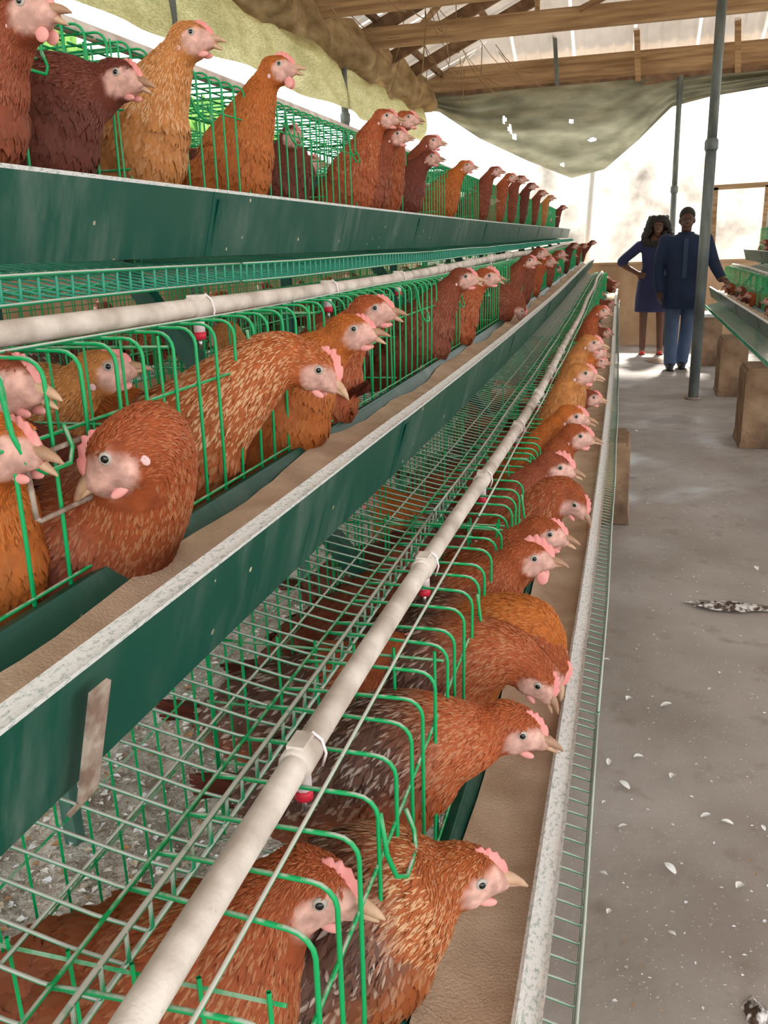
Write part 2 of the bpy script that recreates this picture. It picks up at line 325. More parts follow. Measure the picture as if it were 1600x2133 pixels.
for k in range(46):
    y = 5.5+rng.random()*6.8; x0 = XL+.3+rng.random()*1.0; p = np.array([x0, y, ZP+.05+rng.random()*.35]); q = p+np.array([rng.random()*.9-.3, rng.random()*1.6-.8, -.1-rng.random()*.35])
    mid = (p+q)/2-np.array([0, 0, .08]); m.tube([p, (p+mid)/2-(0, 0, .02), mid, (q+mid)/2-(0, 0, .02), q], .0045, 4)
tag(build('cobwebs', m, 'dusty_net'), 'dusty cobweb strands hanging under the left roof beams', 'cobweb', None, 'stuff')
# sagging tarpaulin at the far end
tx = [-2.95, -2.62, -2.05, -1.41, -.84, -.42, -.01, .37, .8, 1.4, 2.2, 6.0]; tz = [1.80, 1.74, 1.36, 1.05, .81, .90, 1.23, 1.58, 1.66, 1.72, 1.78, 1.8]
HOLES = [(-1.70, 1.545, .035, .06), (-1.63, 1.44, .03, .07), (-1.58, 1.35, .045, .05), (-.85, 1.48, .045, .035), (-.58, 1.25, .075, .03), (-.95, .97, .04, .025)]
def tarp(a, b):
    x = XL+a*(2.3-XL); zb = CAMH+np.interp(x, tx, tz); zt = ZP+.0; w = b*(1-b)*4
    return (x, YF-.16-.22*w*math.sin(math.pi*min(max((x+3)/3.4, 0), 1))+.05*math.sin(x*4+b*9)*w+.05*math.sin(b*15+x*2.2+math.sin(x*3)), zt+(zb-zt)*b)
def thole(a, b):
    x, y, z = tarp(a, b); return not any(((x-hx)/rx)**2+((z-CAMH-hz)/rz)**2 < .55 for hx, hz, rx, rz in HOLES)
m = MB(); m.grid(tarp, 200, 70, thole); tag(build('tarpaulin', m, 'tarpaulin', None, True), 'olive grey tarpaulin with small tears sagging across the far opening', 'tarpaulin')

# trees outside on the left
def tree(x, y, h, rx, label, n=1500):
    o = empty('garden_tree', (x, y, -.12)); b = MB(); b.tube([(x, y, -.12), (x+.1, y, h*.5), (x, y+.1, h*.8)], [.14, .1, .05], 8); build('trunk', b, 'bark', o, True)
    P = rng.normal(size=(n, 3)); P /= np.linalg.norm(P, axis=1)[:, None]; P *= (.45+.55*rng.random(n)**.5)[:, None]
    P = P*np.array([rx, rx*1.3, h*.42])+np.array([x, y, h*.62]); D = rng.normal(size=(n, 3)); D /= np.linalg.norm(D, axis=1)[:, None]; E = rng.normal(size=(n, 3)); E -= D*(D*E).sum(1)[:, None]; E /= np.linalg.norm(E, axis=1)[:, None]
    L = (.13+.12*rng.random(n))[:, None]; V = np.stack([P-D*L, P+E*L*.45, P+D*L, P-E*L*.45], 1).reshape(-1, 3)
    b = MB(); b.add(V, [(4*i, 4*i+1, 4*i+2, 4*i+3) for i in range(n)]); f = build('foliage', b, 'leaf', o); f['kind'] = 'stuff'
    tag(o, label, 'tree', 'trees outside the left eave')
tree(-5.6, 3.6, 4.4, 1.5, 'bright green tree outside, behind the nearest top tier hens'); tree(-7.4, 9.2, 4.2, 1.7, 'bright green tree outside, behind the fourth top tier hen', 2200); tree(-6.8, 14.0, 3.6, 1.7, 'bright green tree outside, behind the middle of the top tier', 1800)

# manure and shell litter under the left battery
def mz(x, y): return .10+.10*math.exp(-((x+.75)/.4)**2)+.02*math.sin(x*13+y*5)*math.sin(y*7.3)+.012*math.sin(x*31+y*23)
m = MB(); m.grid(lambda a, b: (-1.75+a*1.6, -.4+b*12.0, mz(-1.75+a*1.6, -.4+b*12.0)*smoothstep(0, .12, a)*smoothstep(0, .1, 1-a)), 40, 240)
tag(build('manure_heap', m, 'manure', None, True), 'grey manure heap under the left cage battery', 'manure', None, 'stuff')
def flakes(n, fx, fy, fz, size, cols):
    mb = MB(); X = fx(n); Y = fy(n); S = size*(.5+rng.random(n)); A = rng.random(n)*6.28; V = []; C = []
    for i in range(n):
        z = fz(X[i], Y[i])+.003; ca, sa = math.cos(A[i])*S[i], math.sin(A[i])*S[i]; k = .4+.5*rng.random()
        V += [(X[i]-ca, Y[i]-sa, z), (X[i]+sa*k, Y[i]-ca*k, z+S[i]*.35), (X[i]+ca, Y[i]+sa, z+.001), (X[i]-sa*k, Y[i]+ca*k, z+S[i]*.25)]
        C += [cols[int(rng.random()*len(cols))]]*4
    mb.add(V, [(4*i, 4*i+1, 4*i+2, 4*i+3) for i in range(n)]); mb.c = [np.array(C)]; return mb
w = [lin((236, 232, 226)), lin((214, 206, 196)), lin((196, 180, 160)), lin((228, 226, 230)), lin((170, 130, 90))]
tag(build('shell_litter', flakes(7500, lambda n: -1.6+rng.random(n)*1.35, lambda n: -.3+rng.random(n)**1.7*6, mz, .0095, w), 'shell_bits'), 'white shell bits and down on the manure under the cages', 'litter', None, 'stuff')
tag(build('floor_crumbs', flakes(900, lambda n: .02+rng.random(n)*.8, lambda n: .9+rng.random(n)**1.6*7, floor_z, .004, w), 'shell_bits'), 'pale crumbs and down scattered on the aisle floor', 'litter', None, 'stuff')
fm = MB(); fm.grid(lambda a, b: ((a-.5)*.05, (b-.5)*.018*math.sin(math.pi*(.12+.85*a)), .002+.007*math.sin(a*2.4)+.005*abs(b-.5)), 6, 4)
FME = fm.mesh('feather_litter', True); FME.materials.append(MATS['white_feather'])
for px, py in ((1300, 1640), (1297, 1725), (1470, 1702), (1515, 1716), (1590, 1725), (1257, 1825), (1395, 1815), (1268, 1905), (1268, 1590), (1258, 1675), (1255, 1350), (1388, 1470), (1310, 1458), (1575, 1185), (1360, 1270), (1330, 1580), (1540, 1850), (1400, 1620), (1262, 1375), (1500, 1400), (1400, 1950), (1350, 1050), (1440, 980), (1325, 900)):
    p = at_z(px, py, .004); o = link('white_feather', FME, None, None, (p[0], p[1], floor_z(p[0], p[1])+.003)); o.rotation_euler.z = rng.random()*6.28; k = .35+.45*rng.random(); o.scale = (k, k*1.5, k*1.6)
    tag(o, 'small white feather lying on the aisle floor', 'feather', 'white feathers on the floor')
def blot(name, c, rx, ry, h, label, mat='dropping'):
    m = MB(); m.grid(lambda a, b: (c[0]+rx*b*math.cos(a*2*math.pi)*(1+.18*math.sin(a*6*math.pi+1)+.1*math.sin(a*14*math.pi)), c[1]+ry*b*math.sin(a*2*math.pi)*(1+.15*math.cos(a*8*math.pi)+.08*math.sin(a*18*math.pi)), c[2]+h*(1-b*b)+.004*math.sin(a*40+b*20)*(1-b)), 48, 8)
    tag(build(name, m, mat, None, True), label, 'dropping')
p = at_z(1520, 1262, .004); blot('wet_dropping', p, .17, .05, .012, 'wet dark dropping smear with white feather bits on the floor')
p = at_z(1572, 2112, .004); blot('bird_dropping', p, .022, .035, .02, 'small brown and white dropping at the bottom right corner')
p = at_z(1375, 752, .010); blot('floor_puddle', p, .18, .2, .002, 'shallow brown puddle on the bright floor before the woman', 'dark_timber')

# ------------------------------------------------------------------ cage batteries
SC = 0.8   # left battery dimension factor
def bend(Y):   # the row is not quite straight: later sections drift left and stand a little higher
    return -.13*smoothstep(1.5, 13, Y), .06*smoothstep(1.5, 13, Y)
class Battery:
    def __init__(s, side, lips, Y0, n, seclen, tiers, sc): s.sc = sc; s.side, s.lips, s.Y0, s.n, s.L, s.tiers = side, lips, Y0, n, seclen, tiers
    def P(s, k, u, v, Y):
        dx, dz = bend(Y) if s.side > 0 else (0, 0); x, z = s.lips[k]; return np.array([x-s.side*u*s.sc+dx, Y, z+v*s.sc+dz])
LEFT = Battery(1, [(-.056*SC, CAMH-.8*SC), (-.441*SC, CAMH-.336*SC), (-.826*SC, CAMH+.128*SC)], -.1, 8, 1.47, [dict(v=.256, p=.03, q=.170), dict(v=.235, p=.06, q=.200), dict(v=.290, p=.05, q=.147)], SC)
RIGHT = Battery(-1, [(.88, .82), (1.235, 1.235), (1.59, 1.65)], 3.9, 5, 1.48, [dict(v=.25, p=.06, q=.2)]*3, .92)
REAR = Battery(-1, [(-2.27, .74), (-1.97, 1.111), (-1.66, 1.4824)], -.1, 8, 1.47, LEFT.tiers, SC)
TN = ['bottom', 'middle', 'top']; SN = ['nearest', 'second', 'third', 'fourth', 'fifth', 'sixth', 'seventh', 'farthest']
TF = [(0, 0), (.006, -.004), (.028, 0.0), (.033, -.004), (.033, -.012), (.006, -.014)]  # folded lip section
SL, FH, WI, EI = .037, .131, .159, .0245
def extrude(bat, k, prof, ys, closed=True):
    n = len(prof); V = np.concatenate([[bat.P(k, u, v, y) for u, v in prof] for y in ys]); mb = MB()
    F = [(i*n+j, i*n+(j+1) % n, (i+1)*n+(j+1) % n, (i+1)*n+j) for i in range(len(ys)-1) for j in range(n if closed else n-1)]
    if closed: F += [tuple(range(n))[::-1], tuple((len(ys)-1)*n+j for j in range(n))]
    mb.add(V, F); return mb
def troughs(bat, side_name, tiers=(0, 1, 2)):
    for k in tiers:
        ye = bat.Y0+bat.n*bat.L; tr = empty('feed_trough', bat.P(k, .08, -FH, bat.Y0+.6))
        tag(tr, f'long dark green metal feed trough along the {TN[k]} tier of the {side_name} battery', 'trough', side_name+' battery feed troughs')
        for i in range(bat.n):
            a, b = bat.Y0+i*bat.L, bat.Y0+(i+1)*bat.L-.002; ys = np.linspace(a, b+.03, 8); e = .0012*(i % 2)
            prof = [(.002-e, -.004), (SL-e, -FH), (SL+.072, -FH-e), (WI+.004+e, -EI), (WI+.020+e, -EI-.004), (WI+.020+e, -EI-.03), (WI+.017+e, -EI-.03), (WI+.017, -EI-.008), (WI+.001, -EI-.005), (SL+.07, -FH+.002), (SL+.004, -FH+.002), (.006, -.004)]
            build('trough_panel', extrude(bat, k, prof, ys), 'trough_green', tr)
            build('rolled_lip', extrude(bat, k, [(u-e, v) for u, v in TF], ys), 'lip_dust', tr)
            if i: 
                c = bat.P(k, SL*.5-.003, -FH*.5, a+.02); b2 = MB(); b2.beam(bat.P(k, .001, -.02, a+.03), bat.P(k, SL-.004, -FH+.015, a+.03), .002, .03, (0, 1, 0)); build('joint_strap', b2, 'trough_green', tr)
        if bat.side > 0 and k == 1:
            yb = at_x(168, 1560, -.46*SC)[1]; b2 = MB()
            for d0, d1 in ((-.02, -.08), (-.08, -.135), (-.135, -.15)): b2.beam(bat.P(k, -.004-d0*.26-.012, d0, yb), bat.P(k, -.004-d1*.26-.012+(.01 if d1 < -.14 else 0), d1, yb), .022, .004, (1, 0, .3))
            o = build('bracket', b2, 'rusty_metal', tr); o['label'] = 'rusty flat hanging bracket'
        ys = np.linspace(bat.Y0, ye, 260 if bat.side > 0 else 40); us = np.linspace(0, 1, 12); V = []
        for y in ys:
            for a in us:
                d = -.040-.004*k*(bat.side > 0)+.007*math.sin(y*5.3+k)+.005*math.sin(y*13+a*4)-.016*math.sin(math.pi*a)*(0.6+.4*math.sin(y*9.1+k*2))+.003*rng.random(); u0 = .002+SL*(-d/FH)+.003; u1 = WI-.003-(.048)*((-d-EI)/(FH-EI)); V.append(bat.P(k, u0+(u1-u0)*a, d, y))
        n = len(us); mb = MB(); mb.add(V, [(i*n+j, i*n+j+1, (i+1)*n+j+1, (i+1)*n+j) for i in range(len(ys)-1) for j in range(n-1)])
        tag(build('feed_mash', mb, 'feed_mash', None, True), f'brown ground feed lying in the {TN[k]} trough of the {side_name} battery', 'feed', None, 'stuff')
FSTEP, TSTEP = .056, .0308
def front_path(v, ub):   # (u, v) path of one bent front wire, trough edge up, over the corner, back to the rear of the cage
    c = .024; arc = [(.174+c-c*math.cos(t), v-c+c*math.sin(t)) for t in np.linspace(0, math.pi/2, 5)]
    return [(.180, -.085), (.176, .05)]+arc+[(.33, v+.002), (ub, v)]
def floor_path(p, q, r): return [(-p, -q), (-p+.001, -q-.03), (-p+.006, -q-.036), (.0, -q-.03), (.16, -q+.004), (.56, -q+.055)]
def cages(bat, side_name, near, tiers=(0, 1, 2)):
    for k in tiers:
        tp = bat.tiers[k]; v, p, q = tp['v'], tp['p'], tp['q']; fp = front_path(v, .56 if k == 2 else .36); lp = floor_path(p, q, 0)
        for i in range(bat.n):
            a, b = bat.Y0+i*bat.L, bat.Y0+(i+1)*bat.L-.012; o0 = bat.P(k, .3, -q, (a+b)/2); cg = empty('wire_cage', o0)
            tag(cg, f'green wire hen cage, {SN[i] if i < bat.n-1 else "farthest"} section of the {TN[k]} tier of the {side_name} battery', 'cage', f'{side_name} battery cages')
            single = i < near
            fy = np.arange(a+.02, b-.01, FSTEP); ty = np.arange(a+.01, b, TSTEP)
            base = bat.P(k, 0, 0, a)
            if single:
                mb = MB(); mb.tube([bat.P(k, u, w, a)-base for u, w in fp], .0021, 6); me = mb.mesh('front_wire', True); me.materials.append(MATS['green_wire'])
                for y in fy:
                    c = bat.P(k, 0, 0, y); o = link('front_wire', me, None, cg, c-o0); o.rotation_euler.x = rng.normal()*.006; o.rotation_euler.z = rng.normal()*.025
                mb = MB(); mb.tube([bat.P(k, u, w, a)-base for u, w in lp], .0017, 6); me = mb.mesh('floor_wire', True); me.materials.append(MATS['dusty_wire' if k < 2 else 'teal_wire'])
                for y in ty: c = bat.P(k, 0, 0, y); o = link('floor_wire', me, None, cg, c-o0); o.rotation_euler.z = rng.normal()*.012
            else:
                mb = MB(); [mb.tube([bat.P(k, u, w, y) for u, w in fp], .0021, 4) for y in fy]; tag(build('front_wires', mb, 'green_wire', cg), kind='stuff')
                mb = MB(); [mb.tube([bat.P(k, u, w, y) for u, w in lp], .0017, 4) for y in ty]; tag(build('floor_wires', mb, 'dusty_wire' if k < 2 else 'teal_wire', cg), kind='stuff')
            ys = np.linspace(a, b, 7); sg = 6 if i < 3 else 4
            def run(name, u, w, r, mat, wob=0.0):
                mb = MB(); mb.tube([bat.P(k, u+wob*math.sin(y*6+u*9), w+wob*math.sin(y*5+w*20), y) for y in ys], r, sg); return build(name, mb, mat, cg, True)
            run('egg_rail', -p, -q, .0026, 'dusty_wire', .0015); run('egg_rail', -p+.004, -q-.036, .0024, 'dusty_wire', .0015)
            for u in ((.04, .14, .26, .40, .555) if k < 2 else (.04, .14, .26, .40, .555)): run('floor_runner', u, -q-.03+(u)*.155 if u < .16 else -q+.004+(u-.16)*.1275, .0018, 'dusty_wire' if k < 2 else 'green_wire')
            run('front_runner', .178, v-.085, .0019, 'green_wire', .002); run('front_runner', .177, -.02, .0019, 'green_wire'); run('top_runner', .232, v+.0035, .0021, 'dusty_wire', .002)
            for u in ((.355,) if k < 2 else (.30, .36, .43, .5, .558)): run('top_runner', u, v+.003, .0019, 'green_wire')
            # rear mesh and partitions
            mb = MB(); [mb.tube([bat.P(k, .56, v, y), bat.P(k, .56, -q+.05, y)], .0018, 4, cap=False) for y in np.arange(a, b, .045)]
            [mb.tube([bat.P(k, .561, w, a), bat.P(k, .561, w, b)], .0018, 4, cap=False) for w in np.linspace(-q+.06, v, 5)]; tag(build('rear_mesh', mb, 'green_wire', cg), kind='stuff')
            for j in range(4):
                y = a+.005+(b-a-.01)*j/3; mb = MB()
                for u in np.arange(.19, .56, .06): mb.tube([bat.P(k, u, v-.004, y), bat.P(k, u, -q+.004+(u-.16)*.1275, y)], .0019, 4, cap=False)
                for w in np.linspace(-q+.08, v-.02, 4): mb.tube([bat.P(k, .178, w, y+.004), bat.P(k, .56, w, y+.004)], .0019, 4, cap=False)
                build('partition', mb, 'green_wire', cg)
                if j < 3 and bat.side > 0 and i < 4:   # sliding latch of the cage door
                    yc = a+(b-a)*(j+.42)/3; mb = MB(); mb.tube([bat.P(k, u, w, yc+d) for u, w, d in ((.172, v-.02, 0), (.166, v-.07, .0), (.158, v-.10, .004), (.152, v-.115, .02), (.152, v-.115, .055), (.158, v-.10, .068), (.168, v-.075, .07))], .0023, 6)
                    build('latch', mb, 'green_wire', cg, True)
            if bat.side > 0 and k == 1 and i == 0:
                mb = MB(); y0 = at_x(100, 830, -.61*SC)[1]
                mb.tube([bat.P(k, .168, w, y0+d) for w, d in ((v-.165, -.04), (v-.11, -.042), (v-.10, -.036), (v-.098, .04), (v-.105, .046), (v-.165, .046), (v-.17, .04), (v-.17, -.036), (v-.165, -.04))], .0026, 6)
                o = build('door_loop', mb, 'rusty_metal', cg, True); o['label'] = 'rusty wire door loop'
def pipes(bat, side_name, fit_y):
    for k in range(3):
        u0, v0 = .2575, bat.tiers[k]['v']+.020; ye = bat.Y0+bat.n*bat.L-.2; ys = np.linspace(bat.Y0+.1, ye, 90); wb = lambda y: (.006*math.sin(y*2.1+k), .007*math.sin(y*1.4+k*2)); r = .0155
        pp = empty('water_pipe', bat.P(k, u0, v0-r, bat.Y0+.6)); tag(pp, f'dusty white plastic drinking water pipe along the {TN[k]} tier of the {side_name} battery', 'pipe', side_name+' battery water pipes')
        mb = MB(); mb.tube([bat.P(k, u0+wb(y)[0], v0+wb(y)[1], y) for y in ys], r*bat.sc, 16); build('pipe', mb, 'pipe_plastic', pp, True)
        if k == 2 or fit_y is None: continue
        for y in fit_y[k]:
            C = lambda du, dv, yy=y: bat.P(k, u0+wb(yy)[0]+du, v0+wb(yy)[1]+dv, yy); mb = MB(); R_ = r*bat.sc; mb.tube([C(0, 0, y-.018), C(0, 0, y-.016), C(0, 0, y+.016), C(0, 0, y+.018)], [R_, R_*1.22, R_*1.22, R_], 16)
            cl = build('nipple_saddle', mb, 'pipe_plastic', pp, True)
            mb = MB(); mb.box(C(.010, .012, y-.013), C(-.010, .021, y+.013)); build('clip', mb, 'pipe_plastic', cl)
            mb = MB(); mb.tube([C(0, -.014), C(0, -.04)], .0075, 10); nz = build('nipple_body', mb, 'nipple_white', pp, True)
            mb = MB(); mb.tube([C(0, -.04), C(0, -.052)], .0082, 10); build('nipple_cap', mb, 'nipple_red', nz, True)
            mb = MB(); mb.tube([C(0, -.05), C(0, -.068)], .0025, 8); build('nipple_pin', mb, 'steel_pin', nz, True)
            mb = MB(); mb.tube([C(-.008, .022, y+.012), C(-.018, .012, y+.014), C(-.021, -.006, y+.016), C(-.014, -.026, y+.02)], .0014, 6); build('tie', mb, 'nipple_white', cl, True)
troughs(LEFT, 'left'); troughs(RIGHT, 'right')
cages(LEFT, 'left', 3); cages(RIGHT, 'right', 0); troughs(REAR, 'rear', (1, 2)); cages(REAR, 'rear', 0, (1, 2))
fb = [.755, 1.339, 1.916, 2.53, 3.16, 3.8, 4.45, 5.1]; fm_ = [.70, 1.342, 1.99, 2.66, 3.34, 4.0, 4.65, 5.3]
pipes(LEFT, 'left', [[y*SC for y in fb], [y*SC for y in fm_], []]); pipes(RIGHT, 'right', None)
# steel A-frame legs and concrete blocks
def frame(bat, y, label, group):
    o = empty('cage_frame', bat.P(0, .5, -bat.lips[0][1]/bat.sc, y)); s = bat.side
    b = MB(); b.beam(bat.P(0, .20, -.27, y), bat.P(2, .56, .30, y), .03, .03, (0, 1, 0)); build('rail', b, 'trough_green', o)
    b = MB(); b.beam(bat.P(0, .22, (.38-bat.lips[0][1])/bat.sc, y), bat.P(0, .22, -.2, y), .03, .03, (0, 1, 0)); build('leg', b, 'trough_green', o)
    b = MB(); b.beam(bat.P(2, .58, (.03-bat.lips[2][1])/bat.sc, y), bat.P(2, .58, .3, y), .03, .03, (0, 1, 0)); build('leg', b, 'trough_green', o)
    tag(o, label, 'frame', group)
for i in range(1, 9): frame(LEFT, LEFT.Y0+LEFT.L*i-.01, f'green angle steel support frame at the end of the {SN[i-1]} left battery section', 'left battery frames')
for i in range(3, 6): frame(RIGHT, RIGHT.Y0+RIGHT.L*i-.01, ['', '', 'green angle steel frame at the nearer right battery support', 'green angle steel frame at the middle right battery support', 'green angle steel frame at the far end of the right battery'][i-1], 'right battery frames')
def block(x0, y0, x1, y1, h, label):
    o = empty('concrete_block', ((x0+x1)/2, (y0+y1)/2, 0)); b = MB(); nx = 6
    def sec(z, j): return [(x0+j, y0+j, z), (x1-j, y0+j, z), (x1-j, y1-j, z), (x0+j, y1-j, z)]
    V = sec(0, -.008)+sec(.06, 0)+sec(h-.02, .0)+sec(h, .012); F = [(3, 2, 1, 0)]+[(4*i+j, 4*i+(j+1) % 4, 4*i+4+(j+1) % 4, 4*i+4+j) for i in range(3) for j in range(4)]+[(12, 13, 14, 15)]
    b.add(V, F); build('block_body', b, 'block_concrete', o)
    b = MB(); b.box((x0+.01, y0+.01, h), (x1-.02, y1-.02, h+.018)); build('mortar_cap', b, 'block_concrete', o); tag(o, label, 'block', 'concrete support blocks')
block(.76, 6.2, 1.0, 6.6, .52, 'stained concrete block under the right battery, nearest of three'); block(.79, 8.3, 1.02, 8.7, .50, 'brown concrete block under the right battery, beside the steel post'); block(.74, 10.35, .98, 10.75, .52, 'dark concrete block under the right battery, beside the man')
block(-.2, 4.35, .03, 4.75, .40, 'tan concrete block under the left battery, showing past the bottom trough'); 
b = MB(); b.box((.70, 10.3, .54), (1.0, 10.8, .575)); tag(build('white_slab', b, 'white_feather'), 'thin white slab on the dark concrete block beside the man', 'slab')
b = MB(); b.grid(lambda a, c: (1.0+a*.34+.01*math.sin(c*9), 6.4+c*.5, .62+.02*math.sin(a*5+c*4)+.04*a), 8, 8); tag(build('white_sack', b, 'white_feather', None, True), 'crumpled white sack under the right battery tray', 'sack')

# ------------------------------------------------------------------ hens
def catmull(P, n):
    P = np.asarray(P, float); P = np.concatenate([[2*P[0]-P[1]], P, [2*P[-1]-P[-2]]]); out = []
    for i in range(1, len(P)-2):
        for t in np.linspace(0, 1, n, endpoint=False):
            a, b, c, d = P[i-1], P[i], P[i+1], P[i+2]; out.append(.5*((2*b)+(c-a)*t+(2*a-5*b+4*c-d)*t*t+(3*b-a-3*c+d)*t**3))
    out.append(P[-2]); return np.array(out)
def remesh(mb, voxel, smooth_it=5):
    ob = bpy.data.objects.new('tmp', mb.mesh('tmp')); COL.objects.link(ob)
    r = ob.modifiers.new('r', 'REMESH'); r.mode = 'VOXEL'; r.voxel_size = voxel
    if smooth_it: s = ob.modifiers.new('s', 'SMOOTH'); s.factor = .5; s.iterations = smooth_it
    dg = bpy.context.evaluated_depsgraph_get(); ev = ob.evaluated_get(dg); me = ev.to_mesh()
    n = len(me.vertices); V = np.empty(n*3, np.float32); me.vertices.foreach_get('co', V); V = V.reshape(-1, 3).astype(float)
    F = [tuple(p.vertices) for p in me.polygons]; ev.to_mesh_clear(); od = ob.data; bpy.data.objects.remove(ob); bpy.data.meshes.remove(od); return V, F
def basis(f, up=(0, 0, 1)):
    f = np.asarray(f, float)/np.linalg.norm(f); l = np.cross(up, f); l /= np.linalg.norm(l); return np.array([f, l, np.cross(f, l)]).T   # columns fwd, left, up
def direction(yaw, pitch):
    y, p = math.radians(yaw), math.radians(pitch); return np.array([math.cos(p)*math.cos(y), math.cos(p)*math.sin(y), math.sin(p)])
VAR = {'rust': (lin((150, 74, 38)), lin((214, 176, 130)), .22), 'orange': (lin((176, 96, 38)), lin((216, 170, 110)), .14), 'gold': (lin((190, 124, 66)), lin((236, 210, 172)), .3), 'dark': (lin((104, 50, 36)), lin((170, 120, 96)), .12),
       'brown': (lin((128, 64, 40)), lin((190, 150, 118)), .15), 'speckled': (lin((160, 84, 40)), lin((240, 210, 164)), .36), 'grey': (lin((98, 68, 56)), lin((226, 206, 192)), .5)}
def make_hen(H, yaw, pitch, B, byaw, bpitch, open_=0.0, var='rust', scale=1.0, feathers=0, voxel=.0075, floor_dz=None, comb=1.0, wattle=.4, parts=True, back=None):
    """hen with origin on the floor below the body; H head centre, B body centre (world). Returns the root empty."""
    H, B = np.array(H, float), np.array(B, float); zf = floor_dz if floor_dz is not None else B[2]-.17
    org = np.array([B[0], B[1], zf]); root = empty('hen', org); S = scale*.88
    hf = direction(yaw, pitch); HB = basis(hf); bf = direction(byaw, bpitch); BB = basis(bf); hs = 1.40*S
    hp = lambda f, l, u: H+HB@(np.array([f, l, u])*hs)
    # spine from tail to head
    body = [(-.185, .02, .018), (-.15, .02, .045), (-.09, .012, .078), (-.03, .0, .094), (.03, -.004, .096), (.075, .004, .080)]
    mb = MB(); sp = []
    for f, u, r in body:
        c = B+BB@(np.array([f, 0, u])*S); sp.append(c); mb.ball(c, (r*.96*S, r*.92*S, r*.98*S))
    P0 = B+BB@(np.array([.06, 0, .02])*S); L = np.linalg.norm(H-P0); down = pitch < -30
    P1 = P0+bf*L*.34+np.array([0, 0, L*.06]); P3 = H-hf*.010*hs; P2 = P3-hf*L*.22-np.array([0, 0, (-.05 if down else .30)*L])
    ts = np.linspace(0, 1, 14); nk = [(1-t)**3*P0+3*(1-t)**2*t*P1+3*(1-t)*t*t*P2+t**3*P3 for t in ts]
    for t, c in zip(ts, nk):
        r = (.056*(1-t)**1.5+.0275+.007*math.sin(math.pi*t))*S*(1 if t < .8 else 1-.12*(t-.8)/.2); mb.ball(c, r); sp.append(c)
    for f, l, u, r in ((-.006, 0, .001, .0225), (.006, 0, .001, .0210), (.016, 0, -.002, .0165), (.025, 0, -.005, .0120), (.033, 0, -.007, .0085), (.004, .005, -.010, .0165), (.004, -.005, -.010, .0165)): mb.ball(hp(f, l, u), r*hs)
    for sd in (-1, 1):  # folded wings
        for f, u, r in ((.04, .03, .05), (-.02, .028, .05), (-.08, .03, .038), (-.13, .035, .022)): mb.ball(B+BB@(np.array([f, sd*.055, u])*S), (r*S, r*S*.7, r*S))
    V, F = remesh(mb, voxel*S)
    loc = (V-H)@HB/hs; sp = np.array(sp[::-1])      # head to tail
    base, pale, amt = VAR[var]; base = np.array(base)*(.85+.3*rng.random()); pale = np.array(pale)
    d2 = ((V[:, None, :]-sp[None])**2).sum(2); ip = d2.argmin(1); tt = ip/len(sp)
    C = base[None]*(1.12-.35*tt[:, None])*(.9+.2*rng.random((len(V), 1)))
    if back is not None:
        bk = np.clip(((V-B)@BB)[:, 2]/.06/S+.5, 0, 1)*np.clip((tt-.40)*5, 0, 1); C = C*(1-bk[:, None])+np.array(VAR[back][0])*bk[:, None]
    face = np.clip(1.35-(((loc[:, 0]-.019)/.020)**2+((loc[:, 2]+.006)/.0165)**2)+.25*np.sin(loc[:, 0]*900)*np.sin(loc[:, 2]*800), 0, 1)*(loc[:, 2] < .0135)
    face[(np.abs(loc) > .05).any(1) | (np.abs(loc[:, 1]) > .03)] = 0; face = np.clip(face*1.7*np.clip((.030-np.abs(loc[:, 1]))/.006, 0, 1), 0, 1)[:, None]
    pink = np.array(lin((216, 170, 156)))*(.85+.3*rng.random((len(V), 1))); C = C*(1-face)+pink*face
    mb = MB(); mb.add(V, F, C); bd = build('body', mb, 'plumage', root, True)
    # beak
    for name, sgn, a in (('upper_beak', 1, math.radians(5)*(open_ > 0)), ('lower_beak', -1, -math.radians(24)*open_)):
        mb = MB(); pts = []; rad = []
        for t in np.linspace(0, 1, 6):
            f = .028+.0245*t*(1 if sgn > 0 else .92); u = -.004+sgn*.0020-(.0085*t*t if sgn > 0 else .0025*t)
            df, du = f-.028, u+.004; pts.append(hp(.028+df*math.cos(a)-du*math.sin(a), 0, -.004+df*math.sin(a)+du*math.cos(a))); rad.append((.0060*(1-t)**.7+.0008)*hs*(1 if sgn > 0 else .78))
        mb.tube(pts, rad, 8); build(name, mb, 'beak_dark' if (sgn > 0 and rng.random() < .5) else 'beak_horn', root, True)
    if open_ > .2 and parts:
        mb = MB(); mb.ball(hp(.029, 0, -.006), np.array([.010, .0055, .0045])*hs, HB); build('mouth', mb, 'mouth', root, True)
    if parts:
        for sd in (-1, 1):
            e = hp(.012, sd*.0180, .005); rot = basis(HB@np.array([.22, sd, .08])); mb = MB(); mb.ball(e, np.array([.0022, .0048, .0048])*hs, rot); ey = build('eye', mb, 'iris', root, True)
            mb = MB(); mb.ball(e+rot[:, 0]*.0014*hs, np.array([.0018, .0028, .0028])*hs, rot); build('pupil', mb, 'pupil', ey, True)
            mb = MB(); mb.ball(hp(-.008, sd*.0195, -.011), np.array([.0030, .0012, .0040])*hs, HB); build('earlobe', mb, 'earlobe', root, True)
            mb = MB(); mb.ball(hp(.021, sd*.007, -.0185-.004*wattle), np.array([.0075, .0026, .0062*wattle+.0012])*hs, HB); build('wattle', mb, 'wattle_pink', root, True)
    n = 15; top = []; bot = []
    for i in range(n):
        t = i/(n-1); sp_ = .024+.010*min(max(comb-1, 0), 1); f = .035-sp_*t; u0 = .003+.018*math.sin(min((.035-f)/.030, 1)*1.5); tooth = .55+.45*abs(math.sin(t*math.pi*4.2)); hgt = comb**.75*(.0025+.0058*math.sin(math.pi*min(t*.9+.12, 1)))*tooth; top.append((f-.002*comb*t, u0+hgt)); bot.append((f, u0-.006))
